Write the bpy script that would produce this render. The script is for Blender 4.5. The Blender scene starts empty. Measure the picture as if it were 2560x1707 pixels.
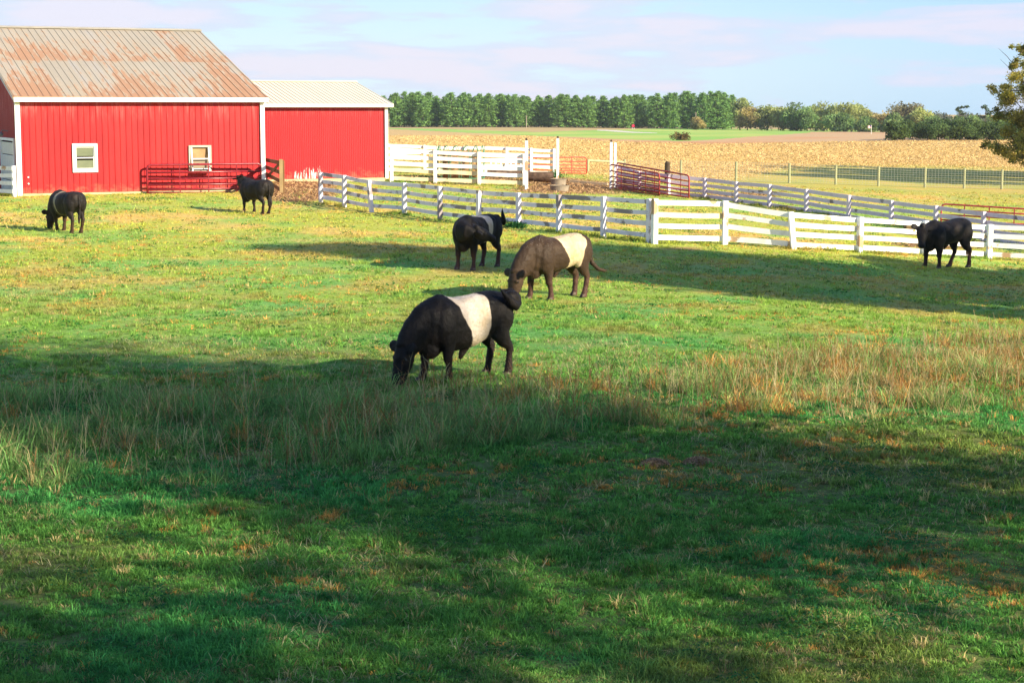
import bpy, bmesh, math, random
import numpy as np
from mathutils import Vector, Matrix

# ------------------------------------------------------------------ camera, sky, sun, exposure
scene = bpy.context.scene
col = scene.collection
CAMZ = 4.5
F = 4500.0                      # focal length in photo pixels (2560 wide)
PITCH = math.atan(583.5 / F)
cam_d = bpy.data.cameras.new('camera')
cam = bpy.data.objects.new('camera', cam_d)
col.objects.link(cam)
cam.location = (0, 0, CAMZ)
cam.rotation_euler = (math.pi / 2 - PITCH, 0, 0)
cam_d.sensor_width = 36.0
cam_d.lens = F / 2560 * 36
cam_d.clip_start = 0.1
cam_d.clip_end = 9000
scene.camera = cam

SUN_EL = math.radians(24)
SUN_H = Vector((0.83, -0.56, 0)).normalized()
TOSUN = Vector((SUN_H.x * math.cos(SUN_EL), SUN_H.y * math.cos(SUN_EL), math.sin(SUN_EL)))
sun_d = bpy.data.lights.new('sun', 'SUN')
sun_d.energy = 5.0
sun_d.angle = math.radians(0.6)
sun_d.color = (1.0, 0.87, 0.66)
sun = bpy.data.objects.new('sun', sun_d)
col.objects.link(sun)
sun.rotation_euler = (-TOSUN).to_track_quat('-Z', 'Y').to_euler()

scene.view_settings.view_transform = 'Standard'
scene.view_settings.look = 'None'
scene.view_settings.exposure = 1.25
scene.view_settings.gamma = 1.0

world = bpy.data.worlds.new('World')
scene.world = world
world.use_nodes = True


class NT:
    """small helper to write node trees"""
    def __init__(s, tree, clear=True):
        s.t = tree
        if clear:
            tree.nodes.clear()

    def new(s, typ, props=None, **ins):
        n = s.t.nodes.new(typ)
        for k, v in (props or {}).items():
            setattr(n, k, v)
        for k, v in ins.items():
            s.set(n, k, v)
        return n

    def set(s, n, key, v):
        if isinstance(key, str):
            kk = key.replace('_', ' ')
            sock = None
            for i in n.inputs:
                if i.name == kk or i.name == key:
                    sock = i
                    break
            if sock is None:
                raise KeyError(key + ' on ' + n.bl_idname)
        else:
            sock = n.inputs[key]
        if hasattr(v, 'is_output') or isinstance(v, bpy.types.NodeSocket):
            s.t.links.new(v, sock)
        else:
            if isinstance(v, (tuple, list)) and len(v) == 3 and sock.type == 'RGBA':
                v = (*v, 1)
            sock.default_value = v

    def math(s, op, a, b=None, c=None, clamp=False):
        n = s.t.nodes.new('ShaderNodeMath')
        n.operation = op
        n.use_clamp = clamp
        for i, v in enumerate((a, b, c)):
            if v is not None:
                s.set(n, i, v)
        return n.outputs[0]

    def mix(s, f, a, b, mode='MIX'):
        n = s.t.nodes.new('ShaderNodeMix')
        n.data_type = 'RGBA'
        n.blend_type = mode
        n.clamp_factor = True
        s.set(n, 0, f)
        s.set(n, 6, a)
        s.set(n, 7, b)
        return n.outputs[2]

    def step(s, v, lo, hi):
        n = s.t.nodes.new('ShaderNodeMapRange')
        n.interpolation_type = 'SMOOTHSTEP'
        s.set(n, 0, v)
        n.inputs[1].default_value = lo
        n.inputs[2].default_value = hi
        return n.outputs[0]

    def noise(s, vec, scale, detail=4, rough=0.55, dist=0.0):
        n = s.t.nodes.new('ShaderNodeTexNoise')
        if vec is not None:
            s.set(n, 'Vector', vec)
        n.inputs['Scale'].default_value = scale
        n.inputs['Detail'].default_value = detail
        n.inputs['Roughness'].default_value = rough
        n.inputs['Distortion'].default_value = dist
        return n.outputs[0]

    def scalev(s, vec, v):
        n = s.t.nodes.new('ShaderNodeMapping')
        s.set(n, 'Vector', vec)
        n.inputs['Scale'].default_value = v
        return n.outputs[0]

    def sep(s, vec):
        n = s.t.nodes.new('ShaderNodeSeparateXYZ')
        s.set(n, 0, vec)
        return n.outputs

    def comb(s, x, y, z):
        n = s.t.nodes.new('ShaderNodeCombineXYZ')
        s.set(n, 0, x); s.set(n, 1, y); s.set(n, 2, z)
        return n.outputs[0]


w = NT(world.node_tree)
skyt = w.new('ShaderNodeTexSky', dict(sky_type='NISHITA', sun_disc=False))
skyt.sun_elevation = SUN_EL
skyt.sun_rotation = math.atan2(SUN_H.x, SUN_H.y)
skyt.air_density = 1.0
skyt.dust_density = 0.6
skyt.ozone_density = 1.5
tc = w.new('ShaderNodeTexCoord').outputs['Generated']
sx, sy, sz = w.sep(tc)
zz = w.math('MAXIMUM', sz, 0.004)
# thin bands of cloud low over the horizon: stretched along the azimuth
azi = w.math('ARCTAN2', sx, sy)
cv = w.comb(azi, w.math('MULTIPLY', zz, 6.5), 0.4)
cn = w.noise(cv, 9.0, 7, 0.56, 0.15)
cn2 = w.noise(w.comb(w.math('ADD', azi, 3.0), w.math('MULTIPLY', zz, 5.0), 1.7), 3.3, 3, 0.5)
cm = w.math('ADD', w.math('MULTIPLY', cn, 0.62), w.math('MULTIPLY', cn2, 0.5))
cmask = w.step(cm, 0.550, 0.60)
ctint = w.step(cm, 0.59, 0.66)
cloudc = w.mix(ctint, (3.15, 3.4, 4.2), (3.9, 3.5, 4.05))
# clear autumn air: pale at the horizon, bluer higher up, bluest away from the sun
el = w.math('ARCSINE', zz)
grad = w.mix(w.step(el, 0.0, 0.13), (2.9, 3.85, 4.6), (1.4, 2.8, 4.5))
grad = w.mix(w.step(el, 0.10, 0.9), grad, (0.75, 1.35, 3.2))
grad = w.mix(w.math('MULTIPLY', w.step(azi, 0.0, 0.32), 0.8), grad, w.mix(1.0, grad, (0.60, 0.80, 1.0), 'MULTIPLY'))
skyc = w.mix(0.8, skyt.outputs[0], grad)
skyc = w.mix(w.math('MULTIPLY', w.math('MULTIPLY', cmask, 0.72), w.math('SUBTRACT', 1.0, w.step(sz, 0.25, 0.6))), skyc, cloudc)
SKY_STRENGTH = 0.10
bg = w.new('ShaderNodeBackground', Color=skyc, Strength=SKY_STRENGTH)
wo = w.new('ShaderNodeOutputWorld', Surface=bg.outputs[0])

# ------------------------------------------------------------------ pixel <-> world (used to measure where things stand)
CT, ST = math.cos(PITCH), math.sin(PITCH)


def ray(px, py):
    u = (px - 1280) / F
    v = (853.5 - py) / F
    return np.array([u, CT + v * ST, -ST + v * CT])


def project(x, y, z):
    z = z - CAMZ
    dep = y * CT - z * ST
    up = y * ST + z * CT
    return 1280 + F * x / dep, 853.5 - F * up / dep, dep


ORD = ['first', 'second', 'third', 'fourth', 'fifth', 'sixth', 'seventh', 'eighth', 'ninth', 'tenth', 'eleventh', 'twelfth', 'thirteenth', 'fourteenth', 'fifteenth', 'sixteenth', 'seventeenth', 'eighteenth', 'nineteenth', 'twentieth', 'twenty-first', 'twenty-second', 'twenty-third', 'twenty-fourth', 'twenty-fifth', 'twenty-sixth', 'twenty-seventh', 'twenty-eighth']

# ------------------------------------------------------------------ terrain
COLS = np.array([0, 640, 1280, 1900, 2560.0])
ROWD = np.array([1, 5, 14, 30, 45, 58, 70, 80, 92, 105, 120, 200, 320, 410, 500, 600, 1000, 3000, 7000.0])
TAB = np.array([
    [4.50, 4.50, 4.50, 4.50, 4.50],
    [4.50, 4.50, 4.50, 4.50, 4.50],
    [4.50, 4.50, 4.50, 4.50, 4.50],
    [4.40, 4.40, 4.40, 4.42, 4.50],
    [4.30, 4.30, 4.30, 4.45, 4.85],
    [4.20, 4.20, 4.20, 4.52, 5.18],
    [4.00, 4.10, 4.18, 4.58, 5.32],
    [3.82, 3.85, 4.10, 4.60, 5.30],
    [3.75, 3.62, 4.00, 4.60, 5.25],
    [3.70, 3.62, 3.85, 4.66, 5.25],
    [3.80, 3.80, 3.90, 4.85, 5.30],
    [4.60, 4.60, 4.60, 5.10, 5.45],
    [5.40, 5.40, 5.40, 5.75, 5.78],
    [5.90, 5.90, 5.90, 5.85, 5.60],
    [6.20, 6.20, 6.20, 6.60, 6.60],
    [6.40, 6.40, 6.40, 7.20, 8.50],
    [9.00, 9.00, 9.00, 10.0, 12.0],
    [16.0, 16.0, 16.0, 18.0, 20.0],
    [26.0, 26.0, 26.0, 28.0, 30.0]])
LROW = np.log(ROWD)


def _cr(p0, p1, p2, p3, t):
    # monotone-ish hermite with halved tangents
    m1 = (p2 - p0) * 0.35
    m2 = (p3 - p1) * 0.35
    t2 = t * t; t3 = t2 * t
    return (2 * t3 - 3 * t2 + 1) * p1 + (t3 - 2 * t2 + t) * m1 + (-2 * t3 + 3 * t2) * p2 + (t3 - t2) * m2


def vnoise(x, y, seed=0):
    """value noise in numpy, 0..1"""
    xi = np.floor(x).astype(np.int64); yi = np.floor(y).astype(np.int64)
    fx = x - xi; fy = y - yi
    fx = fx * fx * (3 - 2 * fx); fy = fy * fy * (3 - 2 * fy)

    def h(a, b):
        n = (a * 374761393 + b * 668265263 + seed * 974634777) & 0x7fffffff
        n = ((n ^ (n >> 13)) * 1274126177) & 0x7fffffff
        n = (n ^ (n >> 16)) & 0xffffff
        return n / float(0xffffff)
    return (h(xi, yi) * (1 - fx) + h(xi + 1, yi) * fx) * (1 - fy) + (h(xi, yi + 1) * (1 - fx) + h(xi + 1, yi + 1) * fx) * fy


def fbm(x, y, seed=0, oct=4):
    a = 0.5; s = 0; tot = 0
    for i in range(oct):
        s = s + a * vnoise(x * 2 ** i + 17.3 * i, y * 2 ** i - 9.1 * i, seed + i)
        tot += a; a *= 0.5
    return s / tot


def H(x, y, bumps=True):
    x = np.asarray(x, float); y = np.asarray(y, float)
    d = np.maximum(np.sqrt(x * x + y * y), 1.01)
    ang = np.arctan2(x, np.maximum(np.abs(y), 1e-6) * np.where(y > 0, 1, 0.001))
    px = 1280 + F * np.tan(np.clip(ang, -0.5, 0.5))
    px = np.clip(px, 0, 2559.9)
    ld = np.clip(np.log(d), LROW[0], LROW[-1] - 1e-6)
    ri = np.clip(np.searchsorted(LROW, ld, side='right') - 1, 0, len(LROW) - 2)
    t = (ld - LROW[ri]) / (LROW[ri + 1] - LROW[ri])
    ci = np.clip(np.searchsorted(COLS, px, side='right') - 1, 0, len(COLS) - 2)
    u = (px - COLS[ci]) / (COLS[ci + 1] - COLS[ci])
    R = len(ROWD) - 1; Cn = len(COLS) - 1

    def rowv(c):
        c = np.clip(c, 0, Cn)
        return _cr(TAB[np.clip(ri - 1, 0, R), c], TAB[ri, c], TAB[np.clip(ri + 1, 0, R), c], TAB[np.clip(ri + 2, 0, R), c], t)
    D = _cr(rowv(ci - 1), rowv(ci), rowv(ci + 1), rowv(ci + 2), u)
    z = CAMZ - D
    if bumps:
        near = np.clip(1 - d / 90, 0, 1)
        z = z + near * ((fbm(x / 2.7, y / 2.7, 5, 3) - 0.5) * 0.12 + (fbm(x / 0.7, y / 0.7, 9, 2) - 0.5) * 0.05)
    return z


def Hs(x, y):
    return float(H(x, y))


def gp(px, py):
    """first point where the line of sight through a photo pixel meets the terrain"""
    r = ray(px, py)
    ts = np.exp(np.linspace(math.log(6), math.log(1500), 4000))
    X = r[0] * ts; Y = r[1] * ts; Z = CAMZ + r[2] * ts
    below = Z < H(X, Y)
    i = int(np.argmax(below)) if below.any() else len(ts) - 1
    return Vector((X[i], Y[i], float(H(X[i], Y[i]))))


def gd(px, y):
    """ground point at forward distance y on the photo column px"""
    z = CAMZ - 4.5
    for k in range(6):
        dep = y * CT - (z - CAMZ) * ST
        x = (px - 1280) / F * dep
        z = float(H(x, y))
    return Vector((x, y, z))


def z_at(py, y):
    """height at which photo row py lies at forward distance y"""
    v = (853.5 - py) / F
    return CAMZ + y * (-ST + v * CT) / (CT + v * ST)


# ------------------------------------------------------------------ object helpers
def tag(o, label=None, cat=None, group=None, kind=None):
    if label: o['label'] = label
    if cat: o['category'] = cat
    if group: o['group'] = group
    if kind: o['kind'] = kind
    return o


def empty(name, loc, label=None, cat=None, group=None, rz=0.0):
    o = bpy.data.objects.new(name, None)
    col.objects.link(o)
    o.location = loc
    o.rotation_euler = (0, 0, rz)
    o.empty_display_size = 0.3
    return tag(o, label, cat, group)


def copy_tree(o, parent=None):
    c = o.copy()
    col.objects.link(c)
    if parent is not None:
        c.parent = parent
    for ch in list(o.children):
        copy_tree(ch, c)
    return c


class MB:
    def __init__(s):
        s.v = []; s.f = []

    def add(s, vs, fs):
        b = len(s.v)
        s.v.extend([tuple(p) for p in vs])
        s.f.extend([tuple(i + b for i in f) for f in fs])

    def box(s, c, size, rot=None, taper=1.0):
        hx, hy, hz = size[0] / 2, size[1] / 2, size[2] / 2
        vs = []
        for z, k in ((-hz, 1.0), (hz, taper)):
            for x, y in ((-hx, -hy), (hx, -hy), (hx, hy), (-hx, hy)):
                p = Vector((x * k, y * k, z))
                if rot is not None:
                    p = rot @ p
                vs.append(p + Vector(c))
        s.add(vs, [(0, 3, 2, 1), (4, 5, 6, 7), (0, 1, 5, 4), (1, 2, 6, 5), (2, 3, 7, 6), (3, 0, 4, 7)])

    def beam(s, p0, p1, w, h, up=(0, 0, 1), bend=0.0, seg=1, wob=0.0, rnd=None):
        """box beam from p0 to p1: w across, h along up"""
        p0 = Vector(p0); p1 = Vector(p1)
        t = (p1 - p0).normalized()
        up = Vector(up)
        side = t.cross(up).normalized()
        u = side.cross(t).normalized()
        rings = []
        for k in range(seg + 1):
            q = k / seg
            c = p0.lerp(p1, q) + u * (bend * math.sin(math.pi * q))
            hh = h
            if rnd and wob:
                c = c + u * rnd.uniform(-wob, wob)
                hh = h + rnd.uniform(-wob, wob)
            rings.append([c - side * w / 2 - u * hh / 2, c + side * w / 2 - u * hh / 2, c + side * w / 2 + u * hh / 2, c - side * w / 2 + u * hh / 2])
        vs = [p for r in rings for p in r]
        fs = [(3, 2, 1, 0), tuple(4 * seg + i for i in range(4))]
        for k in range(seg):
            b = 4 * k
            for i in range(4):
                j = (i + 1) % 4
                fs.append((b + i, b + j, b + 4 + j, b + 4 + i))
        s.add(vs, fs)

    def tube(s, pts, r, seg=8, caps=True):
        pts = [Vector(p) for p in pts]
        n = len(pts)
        rs = r if isinstance(r, (list, tuple)) else [r] * n
        vs = []
        ref = None
        for i, p in enumerate(pts):
            t = (pts[min(i + 1, n - 1)] - pts[max(i - 1, 0)]).normalized()
            if ref is None:
                ref = Vector((0, 0, 1)) if abs(t.z) < 0.9 else Vector((1, 0, 0))
            a = t.cross(ref).normalized()
            b = a.cross(t).normalized()
            ref = b
            for k in range(seg):
                an = 2 * math.pi * k / seg
                vs.append(p + (a * math.cos(an) + b * math.sin(an)) * rs[i])
        fs = []
        for i in range(n - 1):
            for k in range(seg):
                j = (k + 1) % seg
                fs.append((i * seg + k, i * seg + j, (i + 1) * seg + j, (i + 1) * seg + k))
        if caps:
            fs.append(tuple(reversed(range(seg))))
            fs.append(tuple((n - 1) * seg + k for k in range(seg)))
        s.add(vs, fs)

    def loft(s, secs, seg=20):
        """secs: (centre, side_vec, up_vec, half_side, half_up, half_down, power)"""
        vs = []
        n = len(secs)
        for (c, sv, uv, a, bu, bd, pw) in secs:
            c = Vector(c)
            for k in range(seg):
                an = 2 * math.pi * k / seg
                ca, sa = math.cos(an), math.sin(an)
                x = math.copysign(abs(ca) ** pw, ca) * a
                y = math.copysign(abs(sa) ** pw, sa) * (bu if sa > 0 else bd)
                vs.append(c + Vector(sv) * x + Vector(uv) * y)
        c0 = len(vs)
        vs.append(Vector(secs[0][0])); vs.append(Vector(secs[-1][0]))
        fs = []
        for i in range(n - 1):
            for k in range(seg):
                j = (k + 1) % seg
                fs.append((i * seg + k, i * seg + j, (i + 1) * seg + j, (i + 1) * seg + k))
        for k in range(seg):
            j = (k + 1) % seg
            fs.append((c0, j, k))
            fs.append((c0 + 1, (n - 1) * seg + k, (n - 1) * seg + j))
        s.add(vs, fs)

    def sphere(s, c, r, nu=12, nv=8):
        rr = r if isinstance(r, (tuple, list)) else (r, r, r)
        vs = [(c[0], c[1], c[2] - rr[2])]
        for i in range(1, nv):
            ph = -math.pi / 2 + math.pi * i / nv
            for k in range(nu):
                a = 2 * math.pi * k / nu
                vs.append((c[0] + rr[0] * math.cos(ph) * math.cos(a), c[1] + rr[1] * math.cos(ph) * math.sin(a), c[2] + rr[2] * math.sin(ph)))
        vs.append((c[0], c[1], c[2] + rr[2]))
        fs = []
        for k in range(nu):
            j = (k + 1) % nu
            fs.append((0, 1 + j, 1 + k))
            fs.append((len(vs) - 1, 1 + (nv - 2) * nu + k, 1 + (nv - 2) * nu + j))
        for i in range(nv - 2):
            for k in range(nu):
                j = (k + 1) % nu
                fs.append((1 + i * nu + k, 1 + i * nu + j, 1 + (i + 1) * nu + j, 1 + (i + 1) * nu + k))
        s.add(vs, fs)

    def build(s, name, mat, parent=None, origin=(0, 0, 0), smooth=False, bevel=0.0):
        me = bpy.data.meshes.new(name)
        o3 = Vector(origin)
        me.from_pydata([tuple(Vector(p) - o3) for p in s.v], [], s.f)
        me.update()
        if smooth:
            me.polygons.foreach_set('use_smooth', [True] * len(me.polygons))
        me.materials.append(mat)
        o = bpy.data.objects.new(name, me)
        col.objects.link(o)
        if parent is not None:
            o.parent = parent
        else:
            o.location = origin
        if bevel:
            b = o.modifiers.new('bevel', 'BEVEL')
            b.width = bevel; b.segments = 1; b.limit_method = 'ANGLE'
        return o


def np_mesh(name, verts, loops, starts, mat, colors=None, parent=None, smooth=False, loc=None):
    """fast mesh from arrays; colors are per vertex"""
    me = bpy.data.meshes.new(name)
    me.vertices.add(len(verts))
    me.vertices.foreach_set('co', np.ascontiguousarray(verts, dtype=np.float32).ravel())
    me.loops.add(len(loops))
    me.loops.foreach_set('vertex_index', np.ascontiguousarray(loops, dtype=np.int32))
    me.polygons.add(len(starts))
    me.polygons.foreach_set('loop_start', np.ascontiguousarray(starts, dtype=np.int32))
    if smooth:
        me.polygons.foreach_set('use_smooth', np.ones(len(starts), dtype=bool))
    me.update(calc_edges=True)
    if colors is not None:
        ca = me.color_attributes.new('Col', 'FLOAT_COLOR', 'POINT')
        c4 = np.ones((len(verts), 4), dtype=np.float32)
        c4[:, :3] = colors
        ca.data.foreach_set('color', c4.ravel())
    me.materials.append(mat)
    o = bpy.data.objects.new(name, me)
    col.objects.link(o)
    if parent is not None:
        o.parent = parent
    if loc is not None:
        o.location = loc
    return o


# ------------------------------------------------------------------ materials
def new_mat(name):
    m = bpy.data.materials.new(name)
    m.use_nodes = True
    n = NT(m.node_tree)
    return m, n


def finish(n, color, rough=0.7, spec=0.3, bump=None, bstr=0.3, bdist=0.02, metallic=0.0):
    p = n.new('ShaderNodeBsdfPrincipled')
    n.set(p, 'Base Color', color)
    n.set(p, 'Roughness', rough)
    n.set(p, 'Metallic', metallic)
    n.set(p, 'Specular IOR Level', spec)
    if bump is not None:
        b = n.new('ShaderNodeBump', Height=bump)
        b.inputs['Strength'].default_value = bstr
        b.inputs['Distance'].default_value = bdist
        n.set(p, 'Normal', b.outputs[0])
    n.new('ShaderNodeOutputMaterial', Surface=p.outputs[0])


def objc(n):
    return n.new('ShaderNodeTexCoord').outputs['Object']


def simple_mat(name, c, rough=0.6, var=0.25, scale=3.0, spec=0.3, bstr=0.15, metallic=0.0):
    m, n = new_mat(name)
    v = objc(n)
    k = n.noise(v, scale, 5, 0.6)
    k2 = n.noise(v, scale * 9, 3, 0.6)
    f = n.math('ADD', n.math('MULTIPLY', k, 0.7), n.math('MULTIPLY', k2, 0.3))
    lo = tuple(x * (1 - var) for x in c); hi = tuple(min(1, x * (1 + var)) for x in c)
    finish(n, n.mix(n.step(f, 0.3, 0.7), lo, hi), rough, spec, k2, bstr, 0.01, metallic)
    return m


def leaf_mat(name, trans=0.35, gloss=0.0, tint=(1, 1, 1)):
    m, n = new_mat(name)
    a = n.new('ShaderNodeAttribute', dict(attribute_name='Col')).outputs['Color']
    if tint != (1, 1, 1):
        a = n.mix(1.0, a, tint, 'MULTIPLY')
    d = n.new('ShaderNodeBsdfDiffuse', Color=a)
    t = n.new('ShaderNodeBsdfTranslucent', Color=n.mix(1.0, a, (1.15, 1.1, 0.7), 'MULTIPLY'))
    mx = n.new('ShaderNodeMixShader')
    mx.inputs[0].default_value = trans
    n.t.links.new(d.outputs[0], mx.inputs[1]); n.t.links.new(t.outputs[0], mx.inputs[2])
    n.new('ShaderNodeOutputMaterial', Surface=mx.outputs[0])
    return m


def painted_wood(name, paint, wood, thr, spots=None):
    """white paint that has worn down to grey wood in patches"""
    m, n = new_mat(name)
    v = objc(n)
    geo = n.new('ShaderNodeObjectInfo').outputs['Random']
    vv = n.new('ShaderNodeVectorMath', dict(operation='ADD'))
    n.set(vv, 0, v); n.set(vv, 1, n.comb(n.math('MULTIPLY', geo, 40.0), n.math('MULTIPLY', geo, 17.0), 0.0))
    vv = vv.outputs[0]
    big = n.noise(vv, 1.3, 2, 0.5)
    det = n.noise(n.scalev(vv, (1, 1, 3.0)), 16.0, 4, 0.7)
    f = n.math('ADD', n.math('MULTIPLY', big, 0.8), n.math('MULTIPLY', det, 0.22))
    peel = n.step(f, thr, thr + 0.02)
    grain = n.noise(n.scalev(vv, (2, 2, 40.0)), 4.0, 4, 0.6)
    wc = n.mix(grain, tuple(x * 0.6 for x in wood), tuple(x * 1.35 for x in wood))
    dirt = n.noise(vv, 3.1, 4, 0.6)
    pc = n.mix(n.step(dirt, 0.45, 0.8), paint, tuple(x * 0.82 * k for x, k in zip(paint, (1, .97, .9))))
    finish(n, n.mix(peel, pc, wc), 0.65, 0.25, n.math('SUBTRACT', n.math('MULTIPLY', grain, 0.3), peel), 0.4, 0.004)
    return m


def wood_mat(name, c, rough=0.8):
    m, n = new_mat(name)
    v = objc(n)
    g = n.noise(n.scalev(v, (3, 3, 30.0)), 3.0, 5, 0.65, 0.3)
    b = n.noise(v, 2.0, 3, 0.5)
    cc = n.mix(g, tuple(x * 0.55 for x in c), tuple(min(1, x * 1.35) for x in c))
    cc = n.mix(n.step(b, 0.4, 0.75), cc, tuple(x * 0.7 for x in c))
    finish(n, cc, rough, 0.2, g, 0.4, 0.006)
    return m


M = {}
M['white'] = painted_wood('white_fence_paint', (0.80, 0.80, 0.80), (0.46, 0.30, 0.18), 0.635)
M['peeling'] = painted_wood('peeling_shade_tinted_paint', (0.76, 0.70, 0.76), (0.27, 0.225, 0.23), 0.56)  # lavender cast of the shaded face mixed into the white paint
M['peeling_right'] = painted_wood('worn_shade_tinted_paint', (0.66, 0.58, 0.68), (0.22, 0.18, 0.20), 0.62)  # worn white paint, tinted with the mauve of its shaded side
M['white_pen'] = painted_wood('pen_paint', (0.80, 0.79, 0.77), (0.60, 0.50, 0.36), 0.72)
M['bare_board'] = wood_mat('bare_yellow_board', (0.80, 0.66, 0.42))
M['brown_board'] = wood_mat('weathered_brown_board', (0.22, 0.13, 0.055))
M['trim'] = simple_mat('white_trim', (0.80, 0.79, 0.77), 0.5, 0.06, 1.5)
M['skirt'] = wood_mat('skirt_board', (0.50, 0.42, 0.25))
M['red_gate'] = simple_mat('red_gate_paint', (0.33, 0.02, 0.03), 0.35, 0.35, 5.0)
M['red_gate_dark'] = simple_mat('dark_red_gate_paint', (0.20, 0.010, 0.018), 0.3, 0.4, 6.0, 0.5)
M['red_rust'] = simple_mat('old_red_gate_paint', (0.32, 0.045, 0.045), 0.6, 0.5, 6.0)
M['red_orange'] = simple_mat('faded_red_gate_paint', (0.50, 0.07, 0.04), 0.5, 0.3, 6.0)
M['treated'] = wood_mat('treated_post', (0.36, 0.37, 0.20))
M['dark_wood'] = wood_mat('dark_post', (0.07, 0.05, 0.035))
M['wire'] = simple_mat('galvanised_wire', (0.36, 0.37, 0.32), 0.5, 0.1)
M['bark'] = simple_mat('bark', (0.10, 0.075, 0.055), 0.9, 0.5, 9.0, 0.1, 0.6)
M['green_metal'] = simple_mat('green_feeder_paint', (0.05, 0.20, 0.10), 0.5, 0.2)
M['tank'] = simple_mat('grey_tub', (0.24, 0.20, 0.145), 0.8, 0.25, 4)
M['rust_tank'] = simple_mat('rusty_tank', (0.13, 0.085, 0.06), 0.9, 0.5, 5)
M['dark'] = simple_mat('dark_inside', (0.02, 0.018, 0.016), 0.8, 0.2)
M['water'] = simple_mat('water', (0.03, 0.04, 0.035), 0.1, 0.1)

# ------------------------------------------------------------------ ground sheets
def near_stub(px):   # photo row where pasture grass gives way to stubble
    return np.interp(px, [-400, 950, 1300, 1450, 1620, 1760, 1850, 1960, 2100, 2300, 2560, 3000], [398, 398, 406, 430, 440, 446, 440, 422, 410, 410, 422, 440])


def soil_low(px):
    return np.interp(px, [-400, 950, 1200, 1360, 1500, 1600, 1780, 2000, 2220, 2560, 3000], [322, 324, 334, 343, 352, 357, 361, 357, 353, 349, 349])


def green_low(px):
    return np.interp(px, [-400, 950, 1144, 1307, 1450, 1556, 1700, 1780, 1880, 2019, 2030, 3000], [321, 322, 331, 339, 344, 349, 353, 350, 342, 333, 330, 330])


def green_up(px):
    return np.interp(px, [-400, 981, 1103, 1226, 1348, 1409, 1511, 1593, 1900, 2010, 3000], [320, 321, 323, 327, 331, 328, 325.5, 323, 319, 325, 325])


def jitter(x, y, amp, sc, seed):
    return (fbm(x / sc, y / sc, seed, 4) - 0.5) * 2 * amp


# pasture palette; foreground shade painted into near tones, sunlight into far ones
def pasture_cols(x, y, fine=True):
    n1 = fbm(x / 5.5 + 3, y / 5.5, 21, 4)
    n2 = fbm(x / 1.6, y / 1.6 + 8, 33, 4)
    n3 = fbm(x / 0.45, y / 0.45, 41, 2) if fine else 0.5
    dry = np.clip((n1 * 0.45 + n2 * 0.55 - 0.50) * 7.0, 0, 1)
    lush = np.clip((fbm(x / 2.6 + 50, y / 2.6, 55, 4) - 0.53) * 8.0, 0, 1)
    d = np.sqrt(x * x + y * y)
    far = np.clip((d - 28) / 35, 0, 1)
    base_shaded = np.array([0.140, 0.340, 0.070]); base_sunlit = np.array([0.430, 0.475, 0.085])
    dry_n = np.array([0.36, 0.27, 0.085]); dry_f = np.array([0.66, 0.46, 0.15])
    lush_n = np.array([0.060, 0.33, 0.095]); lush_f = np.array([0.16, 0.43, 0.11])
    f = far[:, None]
    c = base_shaded * (1 - f) + base_sunlit * f
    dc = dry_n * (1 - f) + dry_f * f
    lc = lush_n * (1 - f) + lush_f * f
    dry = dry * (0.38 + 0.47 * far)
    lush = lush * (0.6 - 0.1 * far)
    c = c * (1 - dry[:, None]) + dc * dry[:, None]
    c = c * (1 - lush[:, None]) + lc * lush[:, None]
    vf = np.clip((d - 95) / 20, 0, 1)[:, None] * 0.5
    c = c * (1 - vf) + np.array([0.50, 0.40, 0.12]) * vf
    return c * (0.8 + 0.4 * np.asarray(n3).reshape(-1, 1))


def dirt_amount(x, y):
    px, py, dep = project(x, y, H(x, y, False))
    n = jitter(x, y, 0.45, 2.2, 77)
    a = np.exp(-(((px - 745) / 95) ** 2 + ((py - 476) / 34) ** 2)) * 1.7
    b = np.exp(-(((px - 1430) / 150) ** 2 + ((py - 468) / 20) ** 2)) * 1.7
    c = np.exp(-(((px - 1860) / 170) ** 2 + ((py - 488) / 10) ** 2)) * 0.95
    e = np.exp(-(((px - 1150) / 170) ** 2 + ((py - 447) / 15) ** 2)) * 1.2
    g = np.exp(-(((px - 1700) / 90) ** 2 + ((py - 622) / 7) ** 2)) * 0.8
    h = np.exp(-(((px - 2350) / 190) ** 2 + ((py - 612) / 12) ** 2)) * 1.0
    return np.clip((a + b + c + e + g + h + n - 0.45) * 2.0, 0, 1) * (y > 20)


az = np.radians(np.concatenate([np.arange(-180, -40, 4.0), np.arange(-40, -19, 0.5), np.arange(-19, 19, 0.09), np.arange(19, 40, 0.5), np.arange(40, 180.1, 4.0)]))
az[-1] = az[0] + 2 * math.pi
rad = np.exp(np.concatenate([[math.log(0.3), math.log(1.0), math.log(2.0)], np.arange(math.log(3.0), math.log(8000), 0.0125)]))
A2, R2 = np.meshgrid(az, rad)
GX = (R2 * np.sin(A2)).ravel(); GY = (R2 * np.cos(A2)).ravel()
GZ = H(GX, GY)
GV = np.stack([GX, GY, GZ], 1)
na, nr = len(az), len(rad)
ii, jj = np.meshgrid(np.arange(nr - 1), np.arange(na - 1), indexing='ij')
q0 = (ii * na + jj).ravel()
quads = np.stack([q0, q0 + na, q0 + na + 1, q0 + 1], 1)[:, ::-1]
cx = GV[quads].mean(1)
fpx, fpy, _ = project(cx[:, 0], np.maximum(cx[:, 1], 0.1), cx[:, 2])
fd = np.sqrt(cx[:, 0] ** 2 + cx[:, 1] ** 2)
infront = cx[:, 1] > 5
wob = jitter(cx[:, 0], cx[:, 1], 1.0, 9.0, 3)
cls = np.zeros(len(quads), int)                       # 0 pasture
cls[(fpy < near_stub(fpx) + wob * 9) & (fd > 90)] = 1    # stubble
cls[(fpy < soil_low(fpx) + wob * 0.8) & (fd > 180)] = 2  # bare soil
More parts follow.
